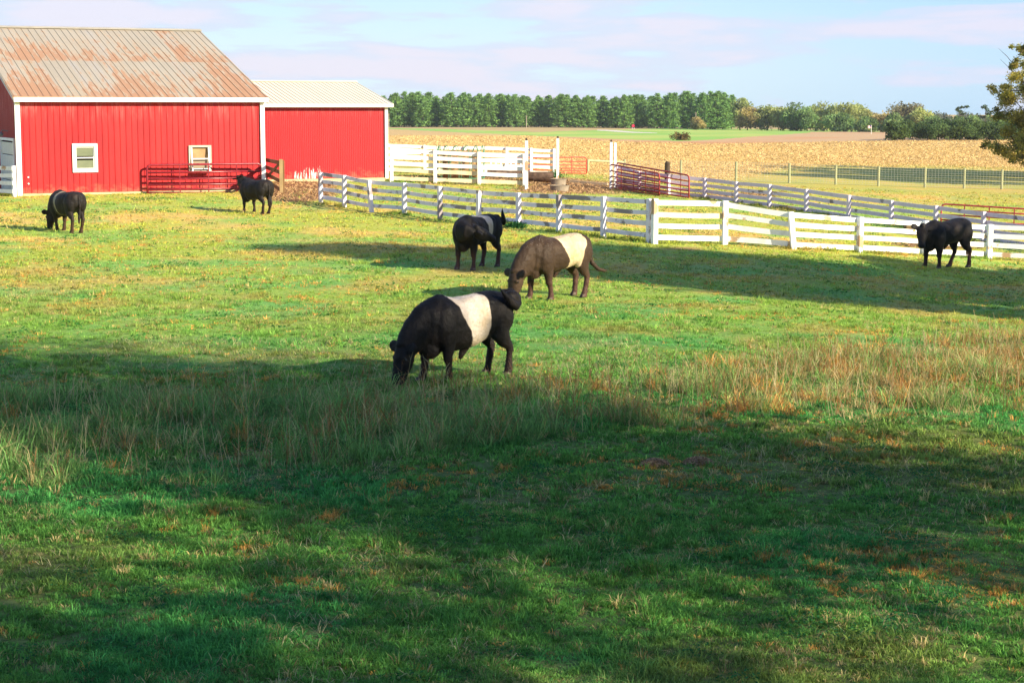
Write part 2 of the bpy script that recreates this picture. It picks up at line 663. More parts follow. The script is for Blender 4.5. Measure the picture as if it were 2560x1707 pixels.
cls[(fpy < green_low(fpx) + wob * 0.5) & (fd > 200)] = 3
cls[(fpy < green_up(fpx) + wob * 0.3) & (fd > 250)] = 4
cls[fd > 640] = 4
cls[(fd > 90) & ~infront] = 4
# gravel lane crossing the far meadow
lane_c = np.interp(fpx, [1480, 1535, 1580, 1640], [325, 327.5, 331.0, 333.0])
cls[(fpx > 1490) & (fpx < 1640) & (np.abs(fpy - lane_c) < np.interp(fpx, [1490, 1540, 1640], [0.9, 1.9, 0.6])) & (fd > 200) & (fd < 640)] = 5

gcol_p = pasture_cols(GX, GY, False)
dm = dirt_amount(GX, GY)[:, None]
dcol = np.array([0.25, 0.145, 0.075]) * (0.8 + 0.5 * fbm(GX / 0.6, GY / 0.6, 8, 3)[:, None])
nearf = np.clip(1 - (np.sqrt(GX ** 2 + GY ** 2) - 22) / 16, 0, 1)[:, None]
shaded_thatch = np.array([0.10, 0.095, 0.035])  # brown of dead grass, kept dark to paint shade between near tufts
gcol_p = gcol_p * 0.95 * (1 - .72 * nearf) + shaded_thatch * .72 * nearf
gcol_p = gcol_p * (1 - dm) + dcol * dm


def ground_mat(name, mode):
    m, n = new_mat(name)
    v = objc(n)
    if mode == 'pasture':
        a = n.new('ShaderNodeAttribute', dict(attribute_name='Col')).outputs['Color']
        f1 = n.noise(v, 11.0, 5, 0.7)
        f2 = n.noise(v, 1.2, 4, 0.6)
        c = n.mix(n.step(f1, 0.3, 0.7), n.mix(1.0, a, (0.62, 0.62, 0.6), 'MULTIPLY'), n.mix(1.0, a, (1.3, 1.2, 1.2), 'MULTIPLY'))
        c = n.mix(n.math('MULTIPLY', n.step(f2, 0.5, 0.7), 0.35), c, n.mix(1.0, a, (1.5, 1.0, 0.8), 'MULTIPLY'))
        finish(n, c, 0.95, 0.05, f1, 0.6, 0.04)
    elif mode == 'stubble':
        rows = n.noise(n.scalev(v, (0.9, 0.22, 1)), 1.0, 3, 0.6)
        f1 = n.noise(n.scalev(v, (3.0, 1.1, 1)), 1.0, 5, 0.8)
        f3 = n.noise(v, 0.035, 4, 0.6)
        c = n.mix(n.step(f1, 0.32, 0.68), (0.40, 0.265, 0.11), (0.64, 0.45, 0.20))
        c = n.mix(n.math('MULTIPLY', n.step(rows, 0.4, 0.7), 0.3), c, (0.42, 0.30, 0.13))
        c = n.mix(n.math('MULTIPLY', n.step(f3, 0.5, 0.66), 0.35), c, (0.44, 0.35, 0.11))
        finish(n, c, 0.95, 0.05, f1, 0.5, 0.1)
    elif mode == 'soil':
        f1 = n.noise(v, 0.8, 5, 0.7)
        f3 = n.noise(v, 0.02, 3, 0.6)
        c = n.mix(f1, (0.42, 0.28, 0.15), (0.56, 0.38, 0.21))
        c = n.mix(n.step(f3, 0.42, 0.62), c, (0.50, 0.26, 0.12))
        finish(n, c, 0.95, 0.05)
    elif mode == 'green':
        f1 = n.noise(v, 0.3, 5, 0.7)
        f3 = n.noise(v, 0.022, 3, 0.6)
        c = n.mix(f1, (0.20, 0.38, 0.08), (0.29, 0.46, 0.10))
        c = n.mix(n.step(f3, 0.45, 0.6), c, (0.40, 0.46, 0.12))
        finish(n, c, 0.95, 0.05)
    elif mode == 'dry':
        f1 = n.noise(v, 0.15, 5, 0.7)
        c = n.mix(f1, (0.36, 0.28, 0.12), (0.50, 0.36, 0.17))
        finish(n, c, 0.95, 0.05)
    else:
        f1 = n.noise(v, 0.6, 4, 0.6)
        finish(n, n.mix(f1, (0.50, 0.44, 0.36), (0.62, 0.56, 0.47)), 0.9, 0.1)
    return m


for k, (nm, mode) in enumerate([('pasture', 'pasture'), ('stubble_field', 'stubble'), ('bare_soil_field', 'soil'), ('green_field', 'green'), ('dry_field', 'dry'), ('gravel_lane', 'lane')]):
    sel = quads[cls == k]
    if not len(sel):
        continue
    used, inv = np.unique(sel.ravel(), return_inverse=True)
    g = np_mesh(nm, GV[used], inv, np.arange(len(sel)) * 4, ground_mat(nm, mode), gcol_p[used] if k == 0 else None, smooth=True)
    tag(g, kind='structure')


# ------------------------------------------------------------------ barns
def ribbed_panel(mb, x0, x1, z0, z1, y, pitch, rib, depth, holes=()):
    """sheet metal facing -y, ribs standing proud, with rectangular holes (x0,x1,z0,z1)"""
    xs = [x0]
    x = x0 + pitch * 0.5
    prof = []
    while x < x1 - rib:
        prof += [(x - rib, 0), (x - rib * 0.4, depth), (x + rib * 0.4, depth), (x + rib, 0)]
        x += pitch
    prof = [(x0, 0)] + prof + [(x1, 0)]
    for h in holes:
        for e in (h[0], h[1]):
            for i in range(len(prof) - 1):
                if prof[i][0] < e < prof[i + 1][0]:
                    q = (e - prof[i][0]) / (prof[i + 1][0] - prof[i][0])
                    prof.insert(i + 1, (e, prof[i][1] * (1 - q) + prof[i + 1][1] * q))
                    break
    for i in range(len(prof) - 1):
        (a, da), (b, db) = prof[i], prof[i + 1]
        mid = (a + b) / 2
        spans = [(z0, z1)]
        for h in holes:
            if h[0] < mid < h[1]:
                spans = [(z0, h[2]), (h[3], z1)]
        for (u, w_) in spans:
            mb.add([(a, y - da, u), (b, y - db, u), (b, y - db, w_), (a, y - da, w_)], [(0, 1, 2, 3)])


def metal_wall_mat(name, c, fade, peel=None):
    m, n = new_mat(name)
    v = objc(n)
    streak = n.noise(n.scalev(v, (3.0, 3.0, 0.25)), 1.0, 5, 0.65)
    panel = n.noise(n.scalev(v, (1.9, 1.9, 0.02)), 1.0, 1, 0.5)
    blot = n.noise(v, 0.7, 3, 0.5)
    f = n.math('ADD', n.math('MULTIPLY', streak, 0.45), n.math('ADD', n.math('MULTIPLY', panel, 0.4), n.math('MULTIPLY', blot, 0.15)))
    cc = n.mix(n.step(f, 0.35, 0.68), c, fade)
    sx_, sy_, sz_ = n.sep(v)
    # pale chalking just under the eave and mud splash at the bottom
    ch = n.noise(n.scalev(v, (6, 6, 0.7)), 1.0, 4, 0.7)
    cc = n.mix(n.math('MULTIPLY', n.math('MULTIPLY', n.step(sz_, 2.9, 4.1), n.step(ch, 0.45, 0.7)), 0.30), cc, (0.72, 0.30, 0.27))
    mudn = n.noise(n.scalev(v, (2.5, 2.5, 4.0)), 1.0, 5, 0.7)
    cc = n.mix(n.math('MULTIPLY', n.step(n.math('SUBTRACT', mudn, n.math('MULTIPLY', sz_, 0.5)), 0.28, 0.5), 0.5), cc, (0.36, 0.13, 0.075))
    n2 = n.noise(n.scalev(v, (9, 9, 0.8)), 1.0, 4, 0.7)
    if peel:
        x0, x1, zt = peel
        inx = n.math('MULTIPLY', n.step(sx_, x0, x0 + 0.5), n.math('SUBTRACT', 1.0, n.step(sx_, x1 - 0.5, x1)))
        zz_ = n.math('SUBTRACT', 1.0, n.step(sz_, 0.15, zt))
        pn = n.noise(n.scalev(v, (7, 7, 1.0)), 1.0, 5, 0.75)
        pk = n.step(n.math('ADD', pn, n.math('MULTIPLY', n.math('MULTIPLY', inx, zz_), 0.24)), 0.74, 0.78)
        pk = n.math('MULTIPLY', pk, inx)
        cc = n.mix(pk, cc, (0.75, 0.70, 0.66))
    finish(n, cc, 0.42, 0.35, blot, 0.25, 0.03)
    return m


M['red_wall'] = metal_wall_mat('red_sheet_wall', (0.34, 0.007, 0.011), (0.48, 0.016, 0.017))
M['red_wall_side'] = metal_wall_mat('red_gable_sheet', (0.30, 0.020, 0.028), (0.36, 0.030, 0.036))


def rust_roof(name):
    m, n = new_mat(name)
    v = objc(n)
    x, y, z = n.sep(v)
    sheet = n.math('FLOOR', n.math('DIVIDE', x, 0.96))
    course = n.math('FLOOR', n.math('DIVIDE', n.math('ADD', y, 0.6), 6.2))
    wn = n.new('ShaderNodeTexWhiteNoise', dict(noise_dimensions='2D'))
    n.set(wn, 'Vector', n.comb(sheet, course, 0.0))
    r = wn.outputs['Value']
    rib = n.math('FLOOR', n.math('DIVIDE', x, 0.32))
    wn2 = n.new('ShaderNodeTexWhiteNoise', dict(noise_dimensions='2D'))
    n.set(wn2, 'Vector', n.comb(rib, course, 3.0))
    r2 = wn2.outputs['Value']
    big = n.noise(n.scalev(v, (0.35, 0.17, 0.17)), 1.0, 2, 0.5)
    st = n.noise(n.scalev(v, (5.0, 0.7, 0.7)), 1.0, 6, 0.72, 0.2)
    inc = n.math('MODULO', n.math('ADD', y, 0.6), 6.2)
    # rust builds up toward the lower end of each course of sheets
    edge = n.math('MULTIPLY', n.math('SUBTRACT', 1.0, n.step(inc, 0.0, 5.5)), 0.12)
    f = n.math('ADD', n.math('MULTIPLY', st, 0.72), n.math('MULTIPLY', big, 0.28))
    f = n.math('ADD', f, n.math('MULTIPLY', r, 0.10))
    f = n.math('ADD', f, n.math('MULTIPLY', r2, 0.05))
    f = n.math('ADD', f, edge)
    rust = n.step(f, 0.648, 0.685)
    thin = n.step(f, 0.54, 0.67)
    zinc = n.mix(n.noise(n.scalev(v, (1.0, 0.3, 0.3)), 1.0, 3, 0.6), (0.29, 0.25, 0.185), (0.40, 0.355, 0.28))
    zinc = n.mix(n.math('MULTIPLY', n.step(r2, 0.7, 1.0), 0.35), zinc, (0.33, 0.33, 0.33))
    c = n.mix(n.math('MULTIPLY', thin, 0.45), zinc, (0.42, 0.31, 0.19))
    c = n.mix(n.math('MULTIPLY', rust, 0.92), c, n.mix(st, (0.30, 0.16, 0.085), (0.43, 0.235, 0.125)))
    finish(n, c, 0.6, 0.2, st, 0.2, 0.02)
    return m


def pale_roof(name):
    m, n = new_mat(name)
    v = objc(n)
    st = n.noise(n.scalev(v, (0.9, 0.2, 0.2)), 1.0, 4, 0.6)
    finish(n, n.mix(st, (0.58, 0.53, 0.38), (0.70, 0.66, 0.52)), 0.5, 0.3, st, 0.1, 0.02)
    return m


def roof_slab(mb, x0, x1, ye, ze, yr, zr, pitch, rib, depth, thick=0.05):
    """sloping ribbed sheet between the eave line (ye, ze) and the ridge line (yr, zr)"""
    L = math.hypot(yr - ye, zr - ze)
    ny, nz = -(zr - ze) / L * (1 if yr > ye else -1), abs(yr - ye) / L
    if yr < ye:
        ny = -ny if False else (zr - ze) / L
    prof = [(x0, 0)]
    x = x0 + 0.06
    while x < x1 - rib:
        prof += [(x - rib, 0), (x - rib * 0.4, depth), (x + rib * 0.4, depth), (x + rib, 0)]
        x += pitch
    prof.append((x1, 0))
    for (a, da), (b, db) in zip(prof[:-1], prof[1:]):
        f = (0, 1, 2, 3) if yr > ye else (3, 2, 1, 0)
        mb.add([(a, ye + ny * da, ze + nz * da), (b, ye + ny * db, ze + nz * db), (b, yr + ny * db, zr + nz * db), (a, yr + ny * da, zr + nz * da)], [f])
    # underside
    a, b = x0, x1
    f = (3, 2, 1, 0) if yr > ye else (0, 1, 2, 3)
    t = thick
    mb.add([(a, ye - ny * t, ze - nz * t), (b, ye - ny * t, ze - nz * t), (b, yr - ny * t, zr - nz * t), (a, yr - ny * t, zr - nz * t)], [f])
    mb.add([(x0, ye, ze), (x0, yr, zr), (x0, yr - ny * t, zr - nz * t), (x0, ye - ny * t, ze - nz * t)], [(0, 1, 2, 3)])
    mb.add([(x1, ye, ze), (x1, yr, zr), (x1, yr - ny * t, zr - nz * t), (x1, ye - ny * t, ze - nz * t)], [(3, 2, 1, 0)])
    mb.add([(x0, ye, ze), (x1, ye, ze), (x1, ye - ny * t, ze - nz * t), (x0, ye - ny * t, ze - nz * t)], [(3, 2, 1, 0)])


# main barn: left front corner and right front corner on the ground
bl = gd(51, 78.6)
br = gd(657, 83.0)
bax = Vector((br.x - bl.x, br.y - bl.y, 0))
BL = bax.length
brz = math.atan2(bax.y, bax.x)
zb = CAMZ - 3.80          # bottom of the cladding
ZE = z_at(247, 78.6) - zb   # eave height above it
barn = empty('barn', (bl.x, bl.y, zb), 'long red metal barn with a rust streaked roof and two small windows', 'barn', rz=brz)
DB = 23.6
WT = 0.16
RH = 3.36                 # rise of the ridge
w1 = (2.28, 3.38, 0.98, 2.24)
w2 = (7.46, 8.50, 0.90, 2.12)
mb = MB()
ribbed_panel(mb, 0.10, BL - 0.10, 0.10, ZE, 0.0, 0.262, 0.022, 0.028, [(w1[0] + .08, w1[1] - .08, w1[2] + .08, w1[3] - .08), (w2[0] + .08, w2[1] - .08, w2[2] + .08, w2[3] - .08)])
mb.build('front_wall', M['red_wall'], barn)
mb = MB()   # right side and back walls
mb.add([(BL, 0.05, 0), (BL, DB, 0), (BL, DB, ZE), (BL, DB / 2, ZE + RH), (BL, 0.05, ZE)], [(0, 1, 2, 3, 4)])
mb.add([(BL, DB, 0), (0, DB, 0), (0, DB, ZE), (BL, DB, ZE)], [(0, 1, 2, 3)])
mb.build('rear_wall', M['red_wall_side'], barn)
# left gable with ribs, garage door opening left in it
mb = MB()
GD0, GD1, GDH = 1.05, 4.9, 2.35
y = 0.10
while y < DB - 0.1:
    y2 = y + 0.20
    zt = ZE + RH * min(y, DB - y) / (DB / 2) - 0.02
    zt2 = ZE + RH * min(y2, DB - y2) / (DB / 2) - 0.02
    zb0 = GDH if GD0 - 0.05 < y < GD1 - 0.1 else 0.0
    for (p, dp, q, dq) in ((y, 0, y + .14, 0), (y + .14, 0, y + .155, .03), (y + .155, .03, y + .185, .03), (y + .185, .03, y2, 0)):
        za = zt + (zt2 - zt) * (p - y) / 0.2; zc = zt + (zt2 - zt) * (q - y) / 0.2
        mb.add([(-dp, p, zb0), (-dp, p, za), (-dq, q, zc), (-dq, q, zb0)], [(0, 1, 2, 3)])
    y = y2
mb.build('gable_wall', M['red_wall_side'], barn)
mb = MB()
for k in range(4):
    z0 = 0.02 + k * 0.57
    mb.box((-0.02, (GD0 + GD1) / 2, z0 + 0.275), (0.05, GD1 - GD0 - 0.14, 0.545))
mb.build('garage_door', simple_mat('garage_door_paint', (0.62, 0.60, 0.52), 0.5, 0.1), barn, bevel=0.02)
mb = MB()
mb.box((-0.04, GD0, GDH / 2), (0.09, 0.12, GDH))
mb.box((-0.04, GD1, GDH / 2), (0.09, 0.12, GDH))
mb.box((-0.04, (GD0 + GD1) / 2, GDH + 0.06), (0.09, GD1 - GD0 + 0.12, 0.12))
mb.build('door_frame', M['trim'], barn)
mb = MB()
mb.tube([(-0.05, 2.6, GDH + .42), (-0.30, 2.6, GDH + .46), (-0.36, 2.6, GDH + 0.36)], 0.025, 6)
mb.sphere((-0.38, 2.6, GDH + .28), (0.13, 0.13, 0.10), 12, 6)
mb.build('wall_lamp', simple_mat('lamp_grey', (0.2, 0.2, 0.2), 0.5, 0.1), barn)
# corner trims, eave fascia, skirt
mb = MB(); mb.box((-0.02, -0.03, ZE / 2 - 0.02), (0.22, 0.14, ZE + 0.1)); mb.build('corner_trim', M['trim'], barn, bevel=.006)
mb = MB(); mb.box((BL + 0.02, -0.03, ZE / 2 - 0.02), (0.20, 0.14, ZE + 0.1)); mb.build('corner_trim', M['trim'], barn, bevel=.006)
mb = MB(); mb.box((BL / 2, -0.02, 0.03), (BL - 0.25, 0.07, 0.12)); mb.build('skirt_board', M['skirt'], barn)
mb = MB(); mb.box((BL / 2, 0.02, -0.33), (BL - 0.1, 0.12, 0.60)); mb.build('foundation', simple_mat('foundation_block', (0.38, 0.31, 0.20), 0.9, 0.3, 2), barn)
OV = 0.32
ez = ZE + 0.05 - RH / (DB / 2) * OV
mb = MB(); mb.box((BL / 2 + 0.02, -OV - 0.02, ez + 0.00), (BL + 0.42, 0.05, 0.20)); mb.build('fascia_board', M['trim'], barn, bevel=.006)
mb = MB(); mb.box((BL / 2, -OV / 2 + 0.02, ez - 0.085), (BL + 0.34, OV - 0.1, 0.02)); mb.build('soffit', M['trim'], barn)
mb = MB()   # white rake board along the left gable
sl = math.hypot(DB / 2 + OV, RH + .1)
mb.beam((-0.20, -OV, ez + 0.03), (-0.20, DB / 2, ez + RH + 0.11), 0.04, 0.16)
mb.build('rake_board', simple_mat('rake_paint', (0.5, 0.47, 0.52), 0.5, 0.1), barn)
mb = MB()
roof_slab(mb, -0.24, BL + 0.22, -OV - 0.05, ez + 0.125, DB / 2, ez + 0.125 + RH * (DB / 2 + OV) / (DB / 2), 0.32, 0.024, 0.022)
M['rust_roof'] = rust_roof('rusted_roof_sheet')
rf = mb.build('roof', M['rust_roof'], barn)
mb = MB()
roof_slab(mb, -0.24, BL + 0.22, DB + OV + 0.05, ez + 0.125, DB / 2, ez + 0.125 + RH * (DB / 2 + OV) / (DB / 2), 0.32, 0.024, 0.022)
mb.build('rear_roof', M['rust_roof'], barn)
mb = MB()
zr = ez + 0.125 + RH * (DB / 2 + OV) / (DB / 2)
mb.beam((-0.26, DB / 2 - 0.12, zr + 0.03), (BL + 0.24, DB / 2 - 0.12, zr + 0.03), 0.26, 0.03, up=(0, -0.31, 0.95))
mb.beam((-0.26, DB / 2 + 0.12, zr + 0.03), (BL + 0.24, DB / 2 + 0.12, zr + 0.03), 0.26, 0.03, up=(0, 0.31, 0.95))
mb.build('ridge_cap', simple_mat('ridge_zinc', (0.36, 0.33, 0.26), 0.5, 0.15), barn)

# windows
M['glass'] = None
m, n = new_mat('dusty_window_glass')
gn = n.noise(objc(n), 2.5, 4, 0.6)
finish(n, n.mix(gn, (0.10, 0.12, 0.075), (0.20, 0.22, 0.14)), 0.12, 0.6)
M['glass'] = m


def window_frame(mb, x0, x1, z0, z1, y, wd, dp):
    mb.box(((x0 + x1) / 2, y, z1 - wd / 2), (x1 - x0, dp, wd))
    mb.box(((x0 + x1) / 2, y, z0 + wd / 2), (x1 - x0, dp, wd))
    mb.box((x0 + wd / 2, y, (z0 + z1) / 2), (wd, dp, z1 - z0 - 2 * wd))
    mb.box((x1 - wd / 2, y, (z0 + z1) / 2), (wd, dp, z1 - z0 - 2 * wd))


mb = MB(); window_frame(mb, *w1, -0.035, 0.13, 0.09)
wf = mb.build('window', M['trim'], barn, bevel=.006)
mb = MB(); zm = (w1[2] + w1[3]) / 2
window_frame(mb, w1[0] + .135, w1[1] - .135, zm - .02, w1[3] - .135, 0.02, 0.045, 0.05)
window_frame(mb, w1[0] + .135, w1[1] - .135, w1[2] + .135, zm + .03, -0.012, 0.045, 0.04)
mb.build('sash', M['trim'], wf)
mb = MB()
mb.box(((w1[0] + w1[1]) / 2, 0.03, (zm + w1[3]) / 2), (w1[1] - w1[0] - .3, 0.012, w1[3] - zm - .16))
mb.box(((w1[0] + w1[1]) / 2, 0.0, (zm + w1[2]) / 2), (w1[1] - w1[0] - .34, 0.012, zm - w1[2] - .2))
mb.build('pane', M['glass'], wf)
wf['label'] = 'double hung window with two grey panes'
mb = MB(); window_frame(mb, *w2, -0.035, 0.09, 0.09)
wf2 = mb.build('window', simple_mat('worn_trim', (0.46, 0.41, 0.31), 0.6, 0.2), barn, bevel=.006)
wf2['label'] = 'boarded window with its sash leaning out'
mb = MB()
mb.box(((w2[0] + w2[1]) / 2, 0.06, w2[3] - .46), (w2[1] - w2[0] - .2, 0.02, 0.70))
mb.build('plywood', wood_mat('plywood', (0.40, 0.25, 0.12)), wf2)
mb = MB()
mb.box(((w2[0] + w2[1]) / 2, 0.04, w2[2] + .38), (w2[1] - w2[0] - .2, 0.03, 0.58))
mb.build('board', wood_mat('grey_board', (0.27, 0.22, 0.15)), wf2)
mb = MB()
zt = w2[3] - .10
lean = 0.17
for xx in (w2[0] + .13, w2[1] - .13):
    mb.beam((xx, -0.05, zt), (xx, -0.05 - lean, w2[2] + .0), 0.05, 0.06, up=(0, -1, 0))
mb.beam((w2[0] + .10, -0.05 - lean, w2[2] + .02), (w2[1] - .10, -0.05 - lean, w2[2] + .02), 0.06, 0.07)
mb.beam((w2[0] + .15, -0.05 - lean * .9, w2[2] + .17), (w2[1] - .15, -0.05 - lean * .9, w2[2] + .17), 0.03, 0.035)
mb.beam((w2[0] + .15, -0.05 - lean * .5, w2[2] + .62), (w2[1] - .15, -0.05 - lean * .5, w2[2] + .62), 0.03, 0.04)
mb.build('sash', M['trim'], wf2)
for zz_ in (0.52, 0.80):
    mb = MB()
    mb.tube([(0.36, -0.02, zz_), (0.36, -0.06, zz_)], 0.035, 8)
    mb.build('pipe_stub', M['trim'], barn)

# second, lower barn joined to the first one's side
c2r = gd(966, 92.3)
dirx = Vector((math.cos(brz), math.sin(brz), 0))
L2 = 9.2
o2 = Vector((c2r.x, c2r.y, 0)) - dirx * L2
zb2 = CAMZ - 3.58
ZE2 = z_at(264, 92.3) - zb2
barn2 = empty('barn', (o2.x, o2.y, zb2), 'lower red barn with a pale cream roof, joined to the rusty roofed one', 'barn', rz=brz)
DB2 = 10.8
RH2 = 1.10
M['red_wall2'] = metal_wall_mat('red_corrugated_wall', (0.31, 0.005, 0.010), (0.38, 0.009, 0.015), (3.9, 6.2, 1.25))
mb = MB(); ribbed_panel(mb, 0.05, L2 - 0.1, 0.05, ZE2, 0.0, 0.098, 0.020, 0.014)
mb.build('front_wall', M['red_wall2'], barn2)
mb = MB()
mb.add([(L2, 0.05, 0), (L2, DB2, 0), (L2, DB2, ZE2), (L2, DB2 / 2, ZE2 + RH2), (L2, 0.05, ZE2)], [(0, 1, 2, 3, 4)])
mb.add([(L2, DB2, 0), (0, DB2, 0), (0, DB2, ZE2), (L2, DB2, ZE2)], [(0, 1, 2, 3)])
mb.build('rear_wall', M['red_wall_side'], barn2)
mb = MB(); mb.box((L2 + 0.0, -0.03, ZE2 / 2), (0.16, 0.14, ZE2)); mb.build('corner_trim', M['trim'], barn2, bevel=.006)
mb = MB(); mb.box((L2 / 2, -0.02, -0.04), (L2 - 0.2, 0.08, 0.17)); mb.build('skirt_board', M['skirt'], barn2)
for xx in (3.9, 5.1, 6.6, 8.3):
    mb = MB()
    mb.box((xx, 0.05, -0.28), (0.16, 0.14, 0.35))
    mb.build('pier', M['skirt'], barn2)
ez2 = ZE2 + 0.05 - RH2 / (DB2 / 2) * OV
mb = MB(); mb.box((L2 / 2 + 0.05, -OV - 0.02, ez2), (L2 + 0.5, 0.05, 0.15)); mb.build('fascia_board', simple_mat('cream_trim', (0.72, 0.68, 0.50), 0.5, 0.08), barn2)
mb = MB()
roof_slab(mb, 0, L2 + 0.30, -OV - 0.05, ez2 + 0.10, DB2 / 2, ez2 + 0.10 + RH2 * (DB2 / 2 + OV) / (DB2 / 2), 0.24, 0.022, 0.025)
M['pale_roof'] = pale_roof('cream_roof_sheet')
mb.build('roof', M['pale_roof'], barn2)
mb = MB()
roof_slab(mb, 0, L2 + 0.30, DB2 + OV + 0.05, ez2 + 0.10, DB2 / 2, ez2 + 0.10 + RH2 * (DB2 / 2 + OV) / (DB2 / 2), 0.24, 0.022, 0.025)
mb.build('rear_roof', M['pale_roof'], barn2)
zr2 = ez2 + 0.10 + RH2 * (DB2 / 2 + OV) / (DB2 / 2)
mb = MB()
mb.beam((0, DB2 / 2 - 0.08, zr2 + 0.03), (L2 + .3, DB2 / 2 - 0.08, zr2 + 0.03), 0.2, 0.025, up=(0, -.22, .97))
mb.build('ridge_cap', M['pale_roof'], barn2)
mb = MB(); mb.tube([(3.72, -0.06, 0.0), (3.68, -0.06, 0.5), (3.66, -0.05, 1.05)], 0.025, 6)
mb.build('cable', M['dark'], barn2)


# ------------------------------------------------------------------ fences
FENCE_LINES = []


def board_fence(label, posts, mat, nb=4, fr=(0.93, 0.69, 0.45, 0.19), bw=0.15, pw=0.15, side=1, cat='fence', bare={}, group=None, first=True, last=True, seed=1, cap=0.0, boards_at=None, name='board_fence'):
    """posts: (px, py_bottom, py_top[, lean]) -> a run of posts and boards standing on the terrain"""
    r = random.Random(seed)
    P = []
    for p in posts:
        g = gp(p[0], p[1]) if len(p) < 5 or p[4] is None else gd(p[0], p[4])
        h = z_at(p[2], g.y) - g.z
        ln = p[3] if len(p) > 3 and p[3] else 0.0
        P.append((g, h, ln))
    root = empty(name, P[0][0], label, cat, group)
    o = P[0][0]
    FENCE_LINES.append([q[0] for q in P])
    tops = []
    for i, (g, h, ln) in enumerate(P):
        d = (P[min(i + 1, len(P) - 1)][0] - P[max(i - 1, 0)][0]); d.z = 0; d.normalize()
        nrm = Vector((d.y, -d.x, 0))
        if nrm.y > 0: nrm = -nrm
        top = g + Vector((ln, 0, h))
        tops.append((g, top, nrm, h, d))
        if (i == 0 and not first) or (i == len(P) - 1 and not last):
            continue
        mb = MB()
        mb.beam(g - Vector((ln * .2, 0, 0.25)), top, pw, pw * r.uniform(.95, 1.05), up=nrm)
        mb.build('post', mat, root, o, bevel=0.008)
    for i in range(len(tops) - 1):
        (g0, t0, n0, h0, _), (g1, t1, n1, h1, _) = tops[i], tops[i + 1]
        for k in range(nb):
            f = fr[k]
            off = (pw / 2 + 0.018) * side
            a = g0.lerp(t0, f + r.uniform(-.012, .012)) - n0 * off
            b = g1.lerp(t1, f + r.uniform(-.012, .012)) - n1 * off
            dd = (b - a).normalized()
            e = pw * 0.45 if True else 0
            a2 = a + dd * (0.006 - (0.0 if i else e)); b2 = b - dd * (0.006 - (0 if i < len(tops) - 2 else e))
            mb = MB()
            mb.beam(a2, b2, 0.032, bw * r.uniform(.94, 1.04), bend=r.uniform(-.025, .012), seg=6, wob=0.003, rnd=r)
            mb.build('board', bare.get((i, k), mat), root, o)
    return root


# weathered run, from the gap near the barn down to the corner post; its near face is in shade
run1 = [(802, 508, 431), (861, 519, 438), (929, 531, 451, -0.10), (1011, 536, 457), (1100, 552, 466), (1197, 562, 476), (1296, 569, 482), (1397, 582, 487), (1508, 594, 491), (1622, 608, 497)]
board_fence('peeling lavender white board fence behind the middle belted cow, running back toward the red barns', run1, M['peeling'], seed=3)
# sunlit run to the right of the corner post
run2 = [(1636, 610, 497), (1812, 612, 502), (1984, 624, 530, -0.12), (2149, 632, 543), (2312, 641, 552), (2473, 648, 561), (2630, 655, 566)]
board_fence('bright white board fence leading from the corner post to the right, behind the black steer', run2, M['white'], seed=5, bare={(0, 1): M['bare_board']}, pw=0.17, bw=0.165, fr=(0.91, 0.66, 0.41, 0.14))
# middle fence further back, coming down to the right
run3 = [(1540, 472, 410), (1598, 478, 428), (1671, 490, 435), (1761, 497, 445), (1840, 507, 454), (1923, 518, 461), (2015, 530, 473), (2121, 548, 488), (2227, 563, 501), (2338, 583, 514), (2457, 604, 529), (2582, 622, 543), (2720, 640, 558)]
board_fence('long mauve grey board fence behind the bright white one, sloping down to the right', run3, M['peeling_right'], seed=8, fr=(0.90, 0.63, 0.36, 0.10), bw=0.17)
# white stub of fence left of the barn
run0 = [(-160, 480, 412), (-62, 485, 413), (36, 492, 415)]
board_fence('short piece of white board fence at the left corner of the big barn', run0, M['white'], seed=9, fr=(0.93, 0.69, 0.43, 0.17), bw=0.17, side=-1)

# pen in front of the hay feeder
pena = [(979, 453, 366, 0, 93.0), (1088, 461, 375, 0, 92.9), (1198, 471, 380, 0, 92.7), (1311, 476, 384, 0, 92.5)]
board_fence('sunlit white pen fence with bare lower boards in front of the hay feeder', pena, M['white_pen'], nb=5, fr=(0.93, 0.74, 0.54, 0.34, 0.12), bw=0.2, pw=0.17, seed=12,
            bare={(0, 3): M['bare_board'], (0, 4): M['bare_board'], (1, 3): M['bare_board'], (1, 4): M['bare_board'], (0, 2): M['white'], (2, 4): M['bare_board']})
# pen behind it
penb = [(967, 428, 359, 0, 103.5), (1062, 432, 363, 0, 104.0), (1162, 432, 366, 0, 104.3), (1267, 430, 368, 0, 104.6), (1328, 430, 370, 0, 104.8), (1385, 430, 372, 0, 105.0)]
board_fence('white back fence of the hay pen, seen through the front one', penb, M['white_pen'], nb=5, fr=(0.93, 0.73, 0.52, 0.32, 0.12), bw=0.17, pw=0.15, seed=14)


def tall_post(px, pyb, pyt, wd, mat, label, y=None, notch=True):
    g = gp(px, pyb) if y is None else gd(px, y)
    h = z_at(pyt, g.y) - g.z
    mb = MB()
    mb.beam(g - Vector((0, 0, .3)), g + Vector((0, 0, h - 0.12)), wd, wd, up=(0, -1, 0))
    root = empty('tall_post', g, label, 'post')
    mb.build('shaft', mat, root, g, bevel=.01)
    mb = MB()
    mb.beam(g + Vector((0.01, 0, h - .118)), g + Vector((-0.01, 0, h)), wd * .7, wd * .7, up=(0, -1, 0))
    mb.build('post_top', M['dark_wood'], root, g)
    return g


